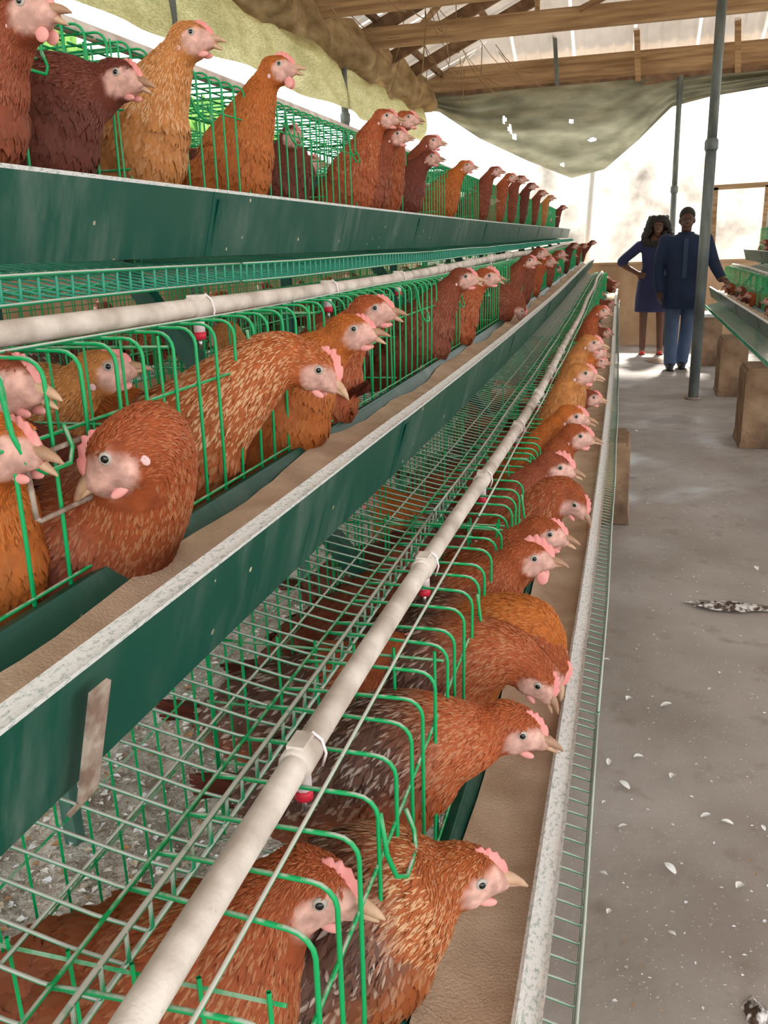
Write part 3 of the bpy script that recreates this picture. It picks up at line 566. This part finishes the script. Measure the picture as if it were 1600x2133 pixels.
    mb = MB(); Vc = []
    for l in (-1, 1):
        for (f, u), w in [(p, .0010) for p in top]+[(p, .0028) for p in bot]: Vc.append(hp(f, l*w, u))
    N = 2*n; Fc = []
    for i in range(n-1): Fc += [(i, i+1, n+i+1, n+i), (N+i+1, N+i, N+n+i, N+n+i+1), (i, N+i, N+i+1, i+1)]
    Fc += [(0, n, N+n, N), (n-1, N+n-1, N+N-1, N-1)]; mb.add(Vc, Fc); build('comb', mb, 'comb_red', root, True)
    # tail fan
    mb = MB(); tb = B+BB@(np.array([-.16, 0, .03])*S); tv = []; tc = []
    for j in range(9):
        a = (j-4)/4; d = BB@np.array([-1, a*.42, .55-.18*abs(a)]); d /= np.linalg.norm(d); w = np.cross(d, BB[:, 1]*.9+BB[:, 2]*a*.4); w = np.cross(d, w); w /= np.linalg.norm(w); Lf = (.105-.02*abs(a))*S
        q = [tb+d*Lf*t+w*s*.014*S*math.sin(math.pi*(.15+.75*t))+BB[:, 2]*(-.004*abs(s)) for t in (0, .4, .8, 1) for s in (-1, 0, 1)]
        o = 12*j; tv += q; mb.f += [(o+3*r+c, o+3*r+c+1, o+3*r+c+4, o+3*r+c+3) for r in range(3) for c in range(2)]; tc += [np.array(VAR['dark'][0])*(.6+.6*rng.random())]*12
    mb.v = [np.array(tv)]; mb.c = [np.array(tc)]; mb.n = len(tv); build('tail', mb, 'feather', root)
    for sd in (-1, 1):   # legs
        hip = B+BB@(np.array([-.01, sd*.045, -.06])*S); ft = np.array([B[0]+BB[0, 1]*sd*.04+bf[0]*.02, B[1]+BB[1, 1]*sd*.04+bf[1]*.02, zf+.006]); kn = (hip+ft)/2+np.array([-bf[0], -bf[1], 0])*.02
        mb = MB(); mb.tube([hip, kn, ft], [.02*S, .0085*S, .0065*S], 8); hd = np.array([bf[0], bf[1], 0]); hd /= np.linalg.norm(hd); lf = np.array([-hd[1], hd[0], 0])
        for dd, ln in ((hd, .055), (hd*.85+lf*.5, .045), (hd*.85-lf*.5, .045), (-hd, .022)): mb.tube([ft, ft+dd*ln*.6*S+(0, 0, .002), ft+dd*ln*S-(0, 0, .003)], [.0055*S, .0045*S, .002*S], 6)
        build('leg', mb, 'hen_leg', root, True)
    # feather coat
    if feathers:
        feathers = int(feathers*2.6); tri = np.array([(f[0], f[i], f[i+1]) for f in F for i in range(1, len(f)-1)]); A, Bv, Cv = V[tri[:, 0]], V[tri[:, 1]], V[tri[:, 2]]; nn = np.cross(Bv-A, Cv-A); ar = np.linalg.norm(nn, axis=1)
        nn = nn/(ar[:, None]+1e-12); wgt = ar*(1+3.0*(tt[tri[:, 0]] < .5)); pick = rng.choice(len(tri), feathers, p=wgt/wgt.sum()); r1 = np.sqrt(rng.random(feathers))[:, None]; r2 = rng.random(feathers)[:, None]
        P = A[pick]*(1-r1)+Bv[pick]*r1*(1-r2)+Cv[pick]*r1*r2; Nn = nn[pick]; k = ((P[:, None]-sp[None])**2).sum(2).argmin(1)
        hl = (P-H)@HB/hs; ok = (hl[:, 0] < .0) | ((hl[:, 2] > .010) & (hl[:, 0] < .028)); fc = face[tri[pick][:, 0], 0] < .1; ok = (ok | (np.linalg.norm(P-H, axis=1) > .045*hs)) & fc; P, Nn, k = P[ok], Nn[ok], k[ok]; n = len(P)
        tang = np.zeros_like(sp); tang[:-1] = sp[1:]-sp[:-1]; tang[-1] = tang[-2]; tang /= np.linalg.norm(tang, axis=1)[:, None]; kern = tang.copy()
        for _ in range(3): kern[1:-1] = (kern[:-2]+kern[1:-1]+kern[2:])/3
        D = kern[np.minimum(k, len(sp)-1)]+np.array([0, 0, -.3])+rng.normal(size=(n, 3))*.18; D -= Nn*(D*Nn).sum(1)[:, None]; D /= np.linalg.norm(D, axis=1)[:, None]+1e-9; W = np.cross(Nn, D)
        t = k/len(sp); Lf = ((.0075+.0165*np.clip(t*1.3, 0, 1))*(.75+.5*rng.random(n))*S)[:, None]; Wd = Lf*(.13+.22*np.clip((t-.4)*2.5, 0, 1))[:, None]
        lift = (.0008+.0009*rng.random(n))[:, None]*S
        Vf = np.stack([P+Nn*.0004, P+D*Lf*.5+W*Wd+Nn*lift*.4, P+D*Lf*.5+Nn*(lift*1.3), P+D*Lf*.5-W*Wd+Nn*lift*.4, P+D*Lf+Nn*lift], 1)
        cb = base[None]*(1.15-.4*t[:, None])*(.87+.26*rng.random((n, 1)))
        if back is not None:
            bk = (np.clip(((P-B)@BB)[:, 2]/.06/S+.5, 0, 1)*np.clip((t-.40)*5, 0, 1))[:, None]; cb = cb*(1-bk)+np.array(VAR[back][0])*bk*(.6+.8*rng.random((n, 1)))
        am = amt*(rng.random(n) < .3+.3*amt)*np.clip(1.5-np.abs(t-.4)*2.4, .15, 1); am = np.clip(am*1.5*np.where(t > .62, .4, 1), 0, .65)[:, None]
        if back is not None:
            pale = pale*(1-bk)+np.array(VAR[back][1])*bk; am = np.maximum(am*(1-bk), bk*.6*(rng.random((n, 1)) < .26)*(back == 'grey')); Vf[:, [1, 3]] = Vf[:, 2:3]+(Vf[:, [1, 3]]-Vf[:, 2:3])*(1-.45*bk[:, None]*(back == 'grey'))
        shaft = cb*(1-am)+pale*am; edge = cb*(.90+.1*rng.random((n, 1))); Cf = np.stack([cb, edge, shaft, edge, shaft*.9+edge*.1], 1)
        o = np.arange(n)[:, None]*5; fq = np.concatenate([o+np.array([[0, 1, 2]]), o+np.array([[0, 2, 3]]), o+np.array([[1, 4, 2]]), o+np.array([[2, 4, 3]])]).astype(np.int32)
        me = bpy.data.meshes.new('feathers'); Vl = (Vf.reshape(-1, 3)-org).astype(np.float32); me.vertices.add(len(Vl)); me.vertices.foreach_set('co', Vl.ravel()); me.loops.add(fq.size); me.loops.foreach_set('vertex_index', fq.ravel())
        me.polygons.add(len(fq)); me.polygons.foreach_set('loop_start', np.arange(len(fq), dtype=np.int32)*3); me.polygons.foreach_set('use_smooth', np.ones(len(fq), bool)); me.update(calc_edges=True)
        at = me.color_attributes.new('Col', 'FLOAT_COLOR', 'POINT'); at.data.foreach_set('color', np.concatenate([Cf.reshape(-1, 3), np.ones((5*n, 1))], 1).astype(np.float32).ravel())
        pf = link('feathers', me, 'feather', root); pf['kind'] = 'stuff'
    return root
def floor_of(bat, k, Y): return bat.P(k, .33, -bat.tiers[k]['q']+.03, Y)[2]
def hen_at(k, px, py, u, yaw=0, pitch=0, open_=0, var='rust', dy=0.0, ub=None, bz=.165, byaw=None, bpitch=28, scale=1.0, feathers=900, label='', bat=LEFT, **kw):
    X = bat.lips[k][0]-bat.side*u; Y = at_x(px, py, X)[1]
    for _ in range(3): X = bat.P(k, u, 0, Y)[0]; h = at_x(px, py, X); Y = h[1]
    if Y > 11.4: h = at_y(px, py, 11.4); Y = 11.4
    zf = floor_of(bat, k, Y+dy); ub = max(u+.17, .30) if ub is None else ub; b = bat.P(k, ub, 0, Y+dy); b[2] = zf+bz
    r = make_hen(h, yaw, pitch, b, (0 if bat.side > 0 else 180) if byaw is None else byaw, bpitch, open_, var, scale, feathers, floor_dz=zf, **kw)
    tag(r, label, 'hen', f'hens on the {TN[k]} tier'); return r
# top tier
T = lambda *a, **k: hen_at(2, *a, **k)
T(52, 30, .04, -5, 4, 1.0, 'brown', bz=.15, ub=0.205, bpitch=46, scale=1.0, feathers=3200, wattle=.9, label='top tier hen cut off by the left picture edge, beak open')
T(246, 165, .10, -8, -6, .7, 'dark', bz=.15, ub=.25, dy=-.06, bpitch=40, scale=1.0, feathers=3000, label='dark brown top tier hen with open beak, second from the left')
T(395, 84, .07, 0, 2, 1.0, 'gold', bz=.15, ub=0.235, bpitch=46, scale=1.0, feathers=3400, label='pale golden top tier hen stretching tall with open beak')
T(575, 146, .10, 4, 6, .9, 'orange', bz=.15, ub=0.265, bpitch=46, scale=1.0, feathers=3000, comb=1.6, wattle=1.3, label='orange top tier hen with pink comb and wattle, fourth from the left')
T(608, 285, .26, -40, 0, .0, 'dark', bz=.15, ub=.36, dy=.04, bpitch=35, feathers=1500, comb=1.5, label='dark hen looking out low behind the orange top tier hen')
T(800, 248, .08, 0, 0, .3, 'rust', bz=.15, ub=0.245, bpitch=46, feathers=2200, label='tall rust top tier hen, left of the trio in mid row')
T(822, 285, .05, 0, 0, .3, 'brown', bz=.15, ub=0.215, bpitch=46, dy=.02, feathers=1600, label='rust top tier hen in front of the trio in mid row')
T(845, 250, .08, 0, 0, .5, 'rust', bz=.15, ub=0.245, dy=.05, bpitch=46, feathers=1400, label='rust top tier hen, right of the trio in mid row')
for px, py, v, l in ((897, 297, 'brown', 'brown top tier hen with open beak beside the corner post'), (893, 330, 'dark', 'darker top tier hen just below the one beside the corner post'), (968, 347, 'orange', 'lone light rust top tier hen beyond the corner post'), (1030, 357, 'brown', 'brown top tier hen starting the far cluster'),
                     (1062, 370, 'rust', 'second top tier hen of the far cluster'), (1084, 374, 'brown', 'third top tier hen of the far cluster'), (1106, 388, 'dark', 'fourth top tier hen of the far cluster'), (1128, 402, 'brown', 'fifth top tier hen of the far cluster'), (1146, 412, 'gold', 'paler sixth top tier hen of the far cluster'), (1172, 432, 'dark', 'last small top tier hen at the row end')):
    T(px, py, .08, 0, 0, .4, v, bz=.15, ub=0.245, bpitch=46, feathers=500, voxel=.01, label=l)
# middle tier
T = lambda *a, **k: hen_at(1, *a, **k)
T(14, 795, .235, -10, -4, .7, 'brown', ub=.38, dy=-.06, feathers=2200, label='middle tier hen head at the left edge above the rusty wire loop')
T(2, 928, .20, -6, -2, 1.0, 'orange', ub=0.325, dy=.02, bz=.12, bpitch=62, feathers=3400, scale=1.0, label='orange middle tier hen at the left edge below the rusty wire loop, beak open')
T(264, 934, .115, -152, -32, .0, 'rust', ub=.30, dy=.035, bz=.10, byaw=24, bpitch=4, feathers=5200, scale=1.1, comb=1.2, label='big reddish brown hen looking down to the left behind the middle trough', back='dark')
T(648, 762, .08, 5, -32, .0, 'speckled', ub=.34, dy=-.09, bz=.13, byaw=15, bpitch=22, feathers=4200, scale=1.05, comb=1.8, label='speckled middle tier hen with pink comb bending over the trough')
T(728, 692, .085, 0, 3, 1.0, 'orange', ub=0.250, bz=.14, dy=-.03, bpitch=46, feathers=3400, scale=1.0, label='orange middle tier hen with wide open beak, lower of the panting pair')
T(772, 648, .10, 0, 2, 1.0, 'rust', ub=0.265, bz=.14, dy=.0, bpitch=46, feathers=2800, scale=1.0, label='rust middle tier hen with wide open beak, upper of the panting pair')
T(962, 580, .10, 0, 0, 1.0, 'brown', ub=0.265, bz=.145, bpitch=46, feathers=1800, scale=1.0, label='brown middle tier hen, left of the second panting pair')
T(1012, 578, .09, 0, 0, 1.0, 'rust', ub=0.255, bz=.145, bpitch=46, feathers=1500, scale=1.0, comb=1.8, label='rust middle tier hen with bright comb, right of the second panting pair')
T(1082, 640, .085, 10, -75, .0, 'brown', ub=.24, bz=.145, feathers=900, label='middle tier hen with its head down in the trough')
for px, py, v, l in ((1098, 545, 'brown', 'first'), (1122, 528, 'brown', 'second'), (1140, 545, 'rust', 'third'), (1164, 530, 'brown', 'fourth'), (1195, 512, 'dark', 'fifth'), (1215, 512, 'brown', 'sixth'), (1234, 505, 'dark', 'last')):
    T(px, py, .09, 0, 0, 0, v, ub=0.255, bz=.145, bpitch=46, feathers=500, voxel=.01, label=f'{l} brown hen from the left in the far middle tier cluster')
T(205, 775, .36, 30, 10, 0, 'gold', ub=0.525, dy=.0, bz=.14, bpitch=60, feathers=2200, label='pale golden hen inside the middle cage behind the front wires')
T(470, 700, .50, 150, -10, 0, 'gold', ub=.36, dy=-.05, bz=.12, byaw=160, bpitch=0, feathers=2200, back='rust', label='hen with pale tail turned away inside the middle cage')
T(560, 800, .36, 20, -10, 0, 'speckled', ub=.37, dy=-.32, bz=.13, byaw=60, bpitch=5, feathers=2600, label='speckled hen body behind the big reddish brown middle tier hen')
# bottom tier
T = lambda *a, **k: hen_at(0, *a, **k)
T(640, 1842, .235, 5, -14, .3, 'rust', ub=.40, dy=-.05, bz=.15, bpitch=20, feathers=5200, scale=1.05, comb=1.3, label='big rust hen under the water pipe at the bottom of the picture')
T(962, 1818, .105, 18, -6, 0, 'speckled', ub=.25, dy=-.05, bz=.12, byaw=25, bpitch=35, feathers=4200, scale=1.0, comb=1.1, back='grey', label='nearest bottom tier hen with its head out over the trough')
T(1065, 1512, .085, 0, -14, .35, 'rust', ub=.30, dy=-.05, bz=.15, bpitch=25, feathers=4600, scale=1.0, back='grey', label='bottom tier hen with pale comb, second with its head out over the trough')
T(1112, 1400, .075, -15, -48, .6, 'rust', ub=.30, dy=.0, bz=.15, bpitch=20, feathers=3800, scale=1.0, back='grey', label='orange bottom tier hen with open beak pointing down at the feed')
T(1142, 1372, .055, -10, -62, .0, 'rust', ub=.30, dy=.06, bz=.15, bpitch=18, feathers=3200, scale=1.0, back='grey', label='streaked bottom tier hen eating just behind the orange one')
T(1138, 1338, .06, -5, -80, .0, 'orange', ub=.27, dy=.03, bz=.13, bpitch=35, back='grey', feathers=2600, scale=1.0, label='golden necked bottom tier hen with its head buried in the feed')
T(1096, 1160, .115, 0, 0, 0, 'rust', ub=.29, bz=.15, bpitch=35, feathers=2800, scale=1.0, comb=2.0, wattle=1.3, back='grey', label='bottom tier hen with tall pink comb held upright')
T(1128, 1108, .10, 0, -8, .7, 'rust', ub=.29, bz=.15, bpitch=30, feathers=2200, scale=1.0, label='bottom tier hen panting just behind the tall combed one')
T(1152, 972, .11, 0, -8, .5, 'brown', ub=.28, bz=.16, bpitch=40, feathers=2000, scale=1.0, comb=1.8, wattle=1.3, label='upright bottom tier hen with pink comb above a bowing hen')
T(1192, 1038, .06, -20, -42, 0, 'rust', ub=.26, bz=.15, feathers=1800, label='bowing bottom tier hen looking down into the feed')
T(1188, 868, .10, 0, -4, .6, 'orange', ub=.26, bz=.16, bpitch=45, feathers=1400, label='orange bottom tier hen with open beak beyond the bowing one')
T(1198, 908, .08, -5, -4, .2, 'rust', ub=.25, bz=.14, feathers=1200, label='small headed bottom tier hen just below the orange one')
for px, py, v, l in ((1228, 828, 'brown', 'brown bottom tier hen with upright comb in the receding row'), (1208, 778, 'gold', 'pale speckled bottom tier hen in the receding row'), (1252, 778, 'rust', 'rust bottom tier hen leaning out beside the pale one'), (1246, 752, 'orange', 'orange bottom tier hen above the leaning rust one'), (1240, 733, 'orange', 'golden bottom tier hen in the receding row'),
                     (1228, 715, 'gold', 'pale gold bottom tier hen far down the row'), (1258, 692, 'brown', 'brown bottom tier hen far down the row, below the rust one'), (1250, 648, 'rust', 'rust bottom tier hen far down the row'), (1268, 632, 'brown', 'brown bottom tier hen near the row end'), (1277, 605, 'dark', 'dark bottom tier hen near the row end'), (1282, 590, 'brown', 'last small bottom tier hen at the row end')):
    T(px, py, .09, 0, -6, .3, v, ub=.25, bz=.16, bpitch=40, feathers=500, voxel=.01, label=l)

# hens inside the cages, behind the ones above
protos = {}
def proto(key):
    i, close = key
    if key not in protos:
        spec = [((.13, .02, .22), 20, -5, 'rust', 'grey'), ((.03, .10, .235), 80, 0, 'brown', None), ((.15, -.03, .19), -20, -25, 'dark', None), ((-.02, -.1, .235), -110, 0, 'orange', 'grey'), ((.13, 0, .235), 0, 5, 'brown', 'rust')][i]
        h, yw, pt, v, bk = spec; r = make_hen((h[0], h[1], h[2]), yw, pt, (0, 0, .125), [0, 60, -20, -70, 0][i], 18, .3, v, 1.0, 1100, voxel=.010, floor_dz=0.0, back=bk, parts=close)
        protos[key] = [r, False]
    return protos[key]
def copy_hen(i, loc, rz, label, group):
    pr = proto(i); src, used = pr
    if not used: r = src; pr[1] = True
    else:
        r = src.copy(); COL.objects.link(r)
        for ch in src.children:
            c = ch.copy(); COL.objects.link(c); c.parent = r
            for g in ch.children: e = g.copy(); COL.objects.link(e); e.parent = c
    r.location = loc; r.rotation_euler = (0, 0, rz); tag(r, label, 'hen', group)
nf = 0; HUE = ['rust and grey', 'brown', 'dark brown', 'orange and grey', 'plain brown']
for k in range(3):
    Y = (1.02, .85, 1.2)[k]
    while Y < 11.2:
        skip = (k == 0 and Y < .9)
        u = .46+.05*rng.random() if Y < 5.5 else .36+.05*rng.random(); p = LEFT.P(k, u, 0, Y); p[2] = floor_of(LEFT, k, Y)
        copy_hen((nf % 5, Y < 2.5), p, rng.normal()*.35, f'{HUE[nf % 5]} hen kept inside the {TN[k]} tier cages behind the front birds', f'hens inside the {TN[k]} left cages'); nf += 1; Y += .235+.05*rng.random()+.012*Y
Y = .7
while Y < 9:
    p = REAR.P(1, .36, 0, Y); p[2] = floor_of(REAR, 1, Y); copy_hen(((nf*2) % 5, False), p, math.pi+rng.normal()*.3, f'{HUE[(nf*2) % 5]} hen in the shaded rear cages back to back with the middle tier', 'hens in the rear cages'); nf += 1; Y += .26+.08*rng.random()
for k in range(2):
    Y = 5.9
    while Y < 11.2:
        p = RIGHT.P(k, .27, 0, Y); p[2] = floor_of(RIGHT, k, Y); copy_hen(((nf*2) % 5, False), p, math.pi+rng.normal()*.3, f'{HUE[(nf*2) % 5]} hen on the {TN[k]} tier of the right battery', f'hens in the right {TN[k]} cages'); nf += 1; Y += .30+.08*rng.random()

# ------------------------------------------------------------------ people
def chain(mb, pts, rad, n=14):
    P = catmull(pts, n); r = np.interp(np.linspace(0, 1, len(P)), np.linspace(0, 1, len(rad)), rad)
    for c, q in zip(P, r): mb.add(ICO2[0]*q+c, ICO2[1])
def hand(mb, w, d, side, curl, palm_n):
    """five separate fingers from the wrist w, pointing along d; palm_n is the palm normal"""
    d = np.array(d, float)/np.linalg.norm(d); pn = np.array(palm_n, float); pn -= d*(pn@d); pn /= np.linalg.norm(pn); s = np.cross(d, pn)*side
    chain(mb, [w, w+d*.04, w+d*.085], [.026, .032, .030], 4); chain(mb, [w+d*.02+s*.012, w+d*.085+s*.028], [.018, .016], 4); chain(mb, [w+d*.02-s*.012, w+d*.085-s*.028], [.018, .015], 4)
    for j, (o, L) in enumerate(((.030, .070), (.010, .080), (-.010, .074), (-.029, .058))):
        a = w+d*.085+s*o; b = a+(d+s*o*3)*L*.5+pn*curl*.010; c = b+d*L*.5*(1-.4*curl)+pn*curl*.03; chain(mb, [a, b, c], [.0105, .0095, .008], 4)
    a = w+d*.03+s*.03; chain(mb, [a, a+s*.03+d*.025, a+s*.04+d*.06+pn*.01], [.013, .0115, .009], 4)
def person(base, label, man):
    base = np.array(base, float); o = empty('person', base); W = lambda x, y, z: base+np.array([x, y, z])   # person faces -y, towards the camera
    sk = MB()
    if man:
        hd = (.0, -.03, 1.555); tilt = np.array([.015, -.03, 0])
        legs = [[(-.085, 0, .90), (-.09, -.03, .50), (-.085, -.01, .09)], [(.085, .02, .90), (.075, .05, .50), (.045, .12, .09)]]
        arms = [[(-.20, 0, 1.36), (-.255, .0, 1.10), (-.235, -.06, .86)], [(.20, 0, 1.36), (.29, -.05, 1.13), (.36, -.22, .98)]]
        hands = [((-.235, -.06, .86), (.05, -.15, -1), 1, .6, (1, 0, 0)), ((.36, -.22, .98), (.35, -.8, -.25), -1, .3, (0, 0, -1))]
    else:
        hd = (.03, -.01, 1.52); tilt = np.array([.0, -.02, 0])
        legs = [[(-.085, 0, .88), (-.09, -.02, .48), (-.085, .02, .085)], [(.085, 0, .88), (.11, -.02, .48), (.125, .02, .085)]]
        arms = [[(-.17, 0, 1.31), (-.38, .05, 1.13), (-.19, -.07, .99)], [(.17, 0, 1.31), (.215, .02, 1.06), (.20, -.05, .84)]]
        hands = [((-.19, -.07, .99), (.9, -.2, -.35), -1, .5, (.2, 1, 0)), ((.20, -.05, .84), (-.02, -.1, -1), -1, .5, (-1, 0, 0))]
    H = W(*hd)
    chain(sk, [W(0, 0, .9), W(0, .01, 1.1), W(0, 0, 1.30), W(0, 0, 1.38), W(hd[0]*.6, -.005, 1.44), H-(0, -.01, .03)], [.12, .11, .115, .07, .052, .055])
    sk.ball(H+(0, 0, .03), (.072, .088, .095)); sk.ball(H+(0, -.035, -.03), (.056, .058, .070)); sk.ball(H+(0, -.055, -.085), (.034, .032, .026))
    sk.ball(H+(0, -.098, -.012), (.013, .020, .020)); sk.ball(H+(0, -.088, .012), (.009, .012, .03)); sk.ball(H+(0, -.088, -.048), (.024, .012, .008)); sk.ball(H+(0, -.082, .032), (.05, .014, .010))
    for s in (-1, 1): sk.ball(H+(s*.074, .008, -.002), (.010, .018, .030))
    for l in legs: chain(sk, [W(*p) for p in l], [.085, .052, .040]); a = W(*l[2]); chain(sk, [a+(0, .03, -.04), a+(0, -.06, -.05), a+(0, -.15, -.06)], [.036, .034, .024])
    for a in arms: chain(sk, [W(*p) for p in a], [.058, .042, .030])
    for w, d, s, c, pn in hands: hand(sk, W(*w), d, s, c, pn)
    V, F = remesh(sk, .008, 3); m = MB(); m.add(V, F); build('body', m, 'skin_dark', o, True)
    for s in (-1, 1):
        m = MB(); m.ball(H+(s*.030, -.088, .012), (.013, .006, .007)); e = build('eye', m, 'eye_white', o, True); m = MB(); m.ball(H+(s*.030, -.0935, .012), (.006, .003, .006)); build('pupil', m, 'pupil', e, True)
    m = MB(); m.ball(H+(0, -.097, -.050), (.026, .009, .009)); build('lips', m, 'dark_timber', o, True)
    hr = MB()
    if man:
        hr.ball(H+(0, .012, .052), (.080, .094, .088)); hr.ball(H+(0, .03, .01), (.077, .078, .085))
        V, F = remesh(hr, .009, 2); V2 = V
    else:
        for i in range(420):
            t = rng.random(); a = rng.random()*2*math.pi; rr = .088+.07*min(t*1.6, 1); x = rr*math.cos(a)*1.06; y = .03+rr*.85*math.sin(a); z = .115-.33*t
            if y < -.02 and -.17 < z < .06 and abs(x) < .075: continue
            hr.add(ICO2[0]*(.020+.012*rng.random())+H+np.array([x, y, z]), ICO2[1])
        hr.ball(H+(0, .02, .05), (.098, .098, .088)); hr.ball(H+(0, .06, -.07), (.135, .065, .15)); V, F = remesh(hr, .010, 1)
    m = MB(); m.add(V, F); build('hair', m, 'hair_black', o, True)
    cl = MB()
    def torso(mb, rows):   # rows of (z, half width, half depth, y)
        n = 28; V = []; F = []
        for z, w, d, yo in rows: V += [W(w*math.cos(a)*(1+.02*math.sin(a*9+z*7)), yo+d*math.sin(a)*(1+.02*math.sin(a*7)), z) for a in np.arange(n)*2*math.pi/n]
        F = [(i*n+j, i*n+(j+1) % n, (i+1)*n+(j+1) % n, (i+1)*n+j) for i in range(len(rows)-1) for j in range(n)]; F += [tuple(range(n))[::-1], tuple((len(rows)-1)*n+j for j in range(n))]; mb.add(V, F)
    if man:
        torso(cl, [(.66, .215, .155, .01), (.80, .20, .15, .0), (1.0, .175, .135, 0), (1.2, .19, .135, 0), (1.32, .205, .12, 0), (1.395, .165, .095, 0), (1.43, .075, .07, 0)])
        for a in arms: chain(cl, [W(*a[0])]+[W(*p) for p in a[1:]], [.078, .062, .050])
        V, F = remesh(cl, .011, 4); m = MB(); m.add(V, F); sh = build('shirt', m, 'navy_shirt', o, True)
        m = MB(); m.box(W(-.022, -.146, .98), W(.022, -.128, 1.38)); build('placket', m, 'shirt_trim', sh)
        m = MB(); m.tube([W(.07*math.cos(a), .066*math.sin(a)-.0, 1.43) for a in np.linspace(0, 2*math.pi, 20)], .014, 8, True); build('collar', m, 'navy_shirt', sh, True)
        j = MB()
        for l in legs: chain(j, [W(*l[0])]+[W(*p) for p in l[1:]], [.10, .078, .070])
        V, F = remesh(j, .011, 3); m = MB(); m.add(V, F); build('jeans', m, 'blue_jeans', o, True)
    else:
        torso(cl, [(.52, .20, .15, .01), (.70, .195, .15, .0), (.88, .18, .145, .01), (1.06, .135, .115, 0), (1.22, .15, .125, -.005), (1.31, .16, .105, 0), (1.365, .10, .08, 0), (1.375, .07, .06, 0)])
        for a in arms: P = [W(*p) for p in a]; chain(cl, [P[0], P[0]*.5+P[1]*.5, P[1], P[1]*.85+P[2]*.15], [.066, .062, .056, .054])
        V, F = remesh(cl, .011, 4); m = MB(); m.add(V, F); build('dress', m, 'navy_dress', o, True)
    for l in legs:
        a = W(*l[2]); s = MB(); g = np.array([0, 0, -1.])*(a[2]-base[2])
        if man: chain(s, [a+(0, .035, -.045), a+(0, -.05, -.05), a+(0, -.15, -.058)], [.043, .045, .034]); chain(s, [a+(0, .02, 0), a+(0, .03, -.05)], [.048, .046])
        else: chain(s, [a+(0, .035, -.05), a+(0, -.05, -.058), a+(0, -.15, -.062)], [.034, .036, .028])
        V, F = remesh(s, .009, 2); V[:, 2] = np.maximum(V[:, 2], base[2]+.002); m = MB(); m.add(V, F); sh = build('shoe', m, 'shoe_black' if man else 'shoe_red', o, True)
        m = MB(); c = a+(0, -.055, 0); m.tube([(c[0], c[1]+.10, base[2]+.0), (c[0], c[1]+.10, base[2]+.014)], .02, 10); m.box((c[0]-.035, c[1]-.11, base[2]), (c[0]+.035, c[1]+.08, base[2]+.016)); build('sole', m, 'shoe_black', sh)
    tag(o, label, 'person'); return o
man = person((.52, 10.05, 0), 'person in a dark blue tunic and jeans reaching to the right battery', True)
wom = person((.24, 11.5, 0), 'person in a navy dress with long curly hair and one hand on hip', False)
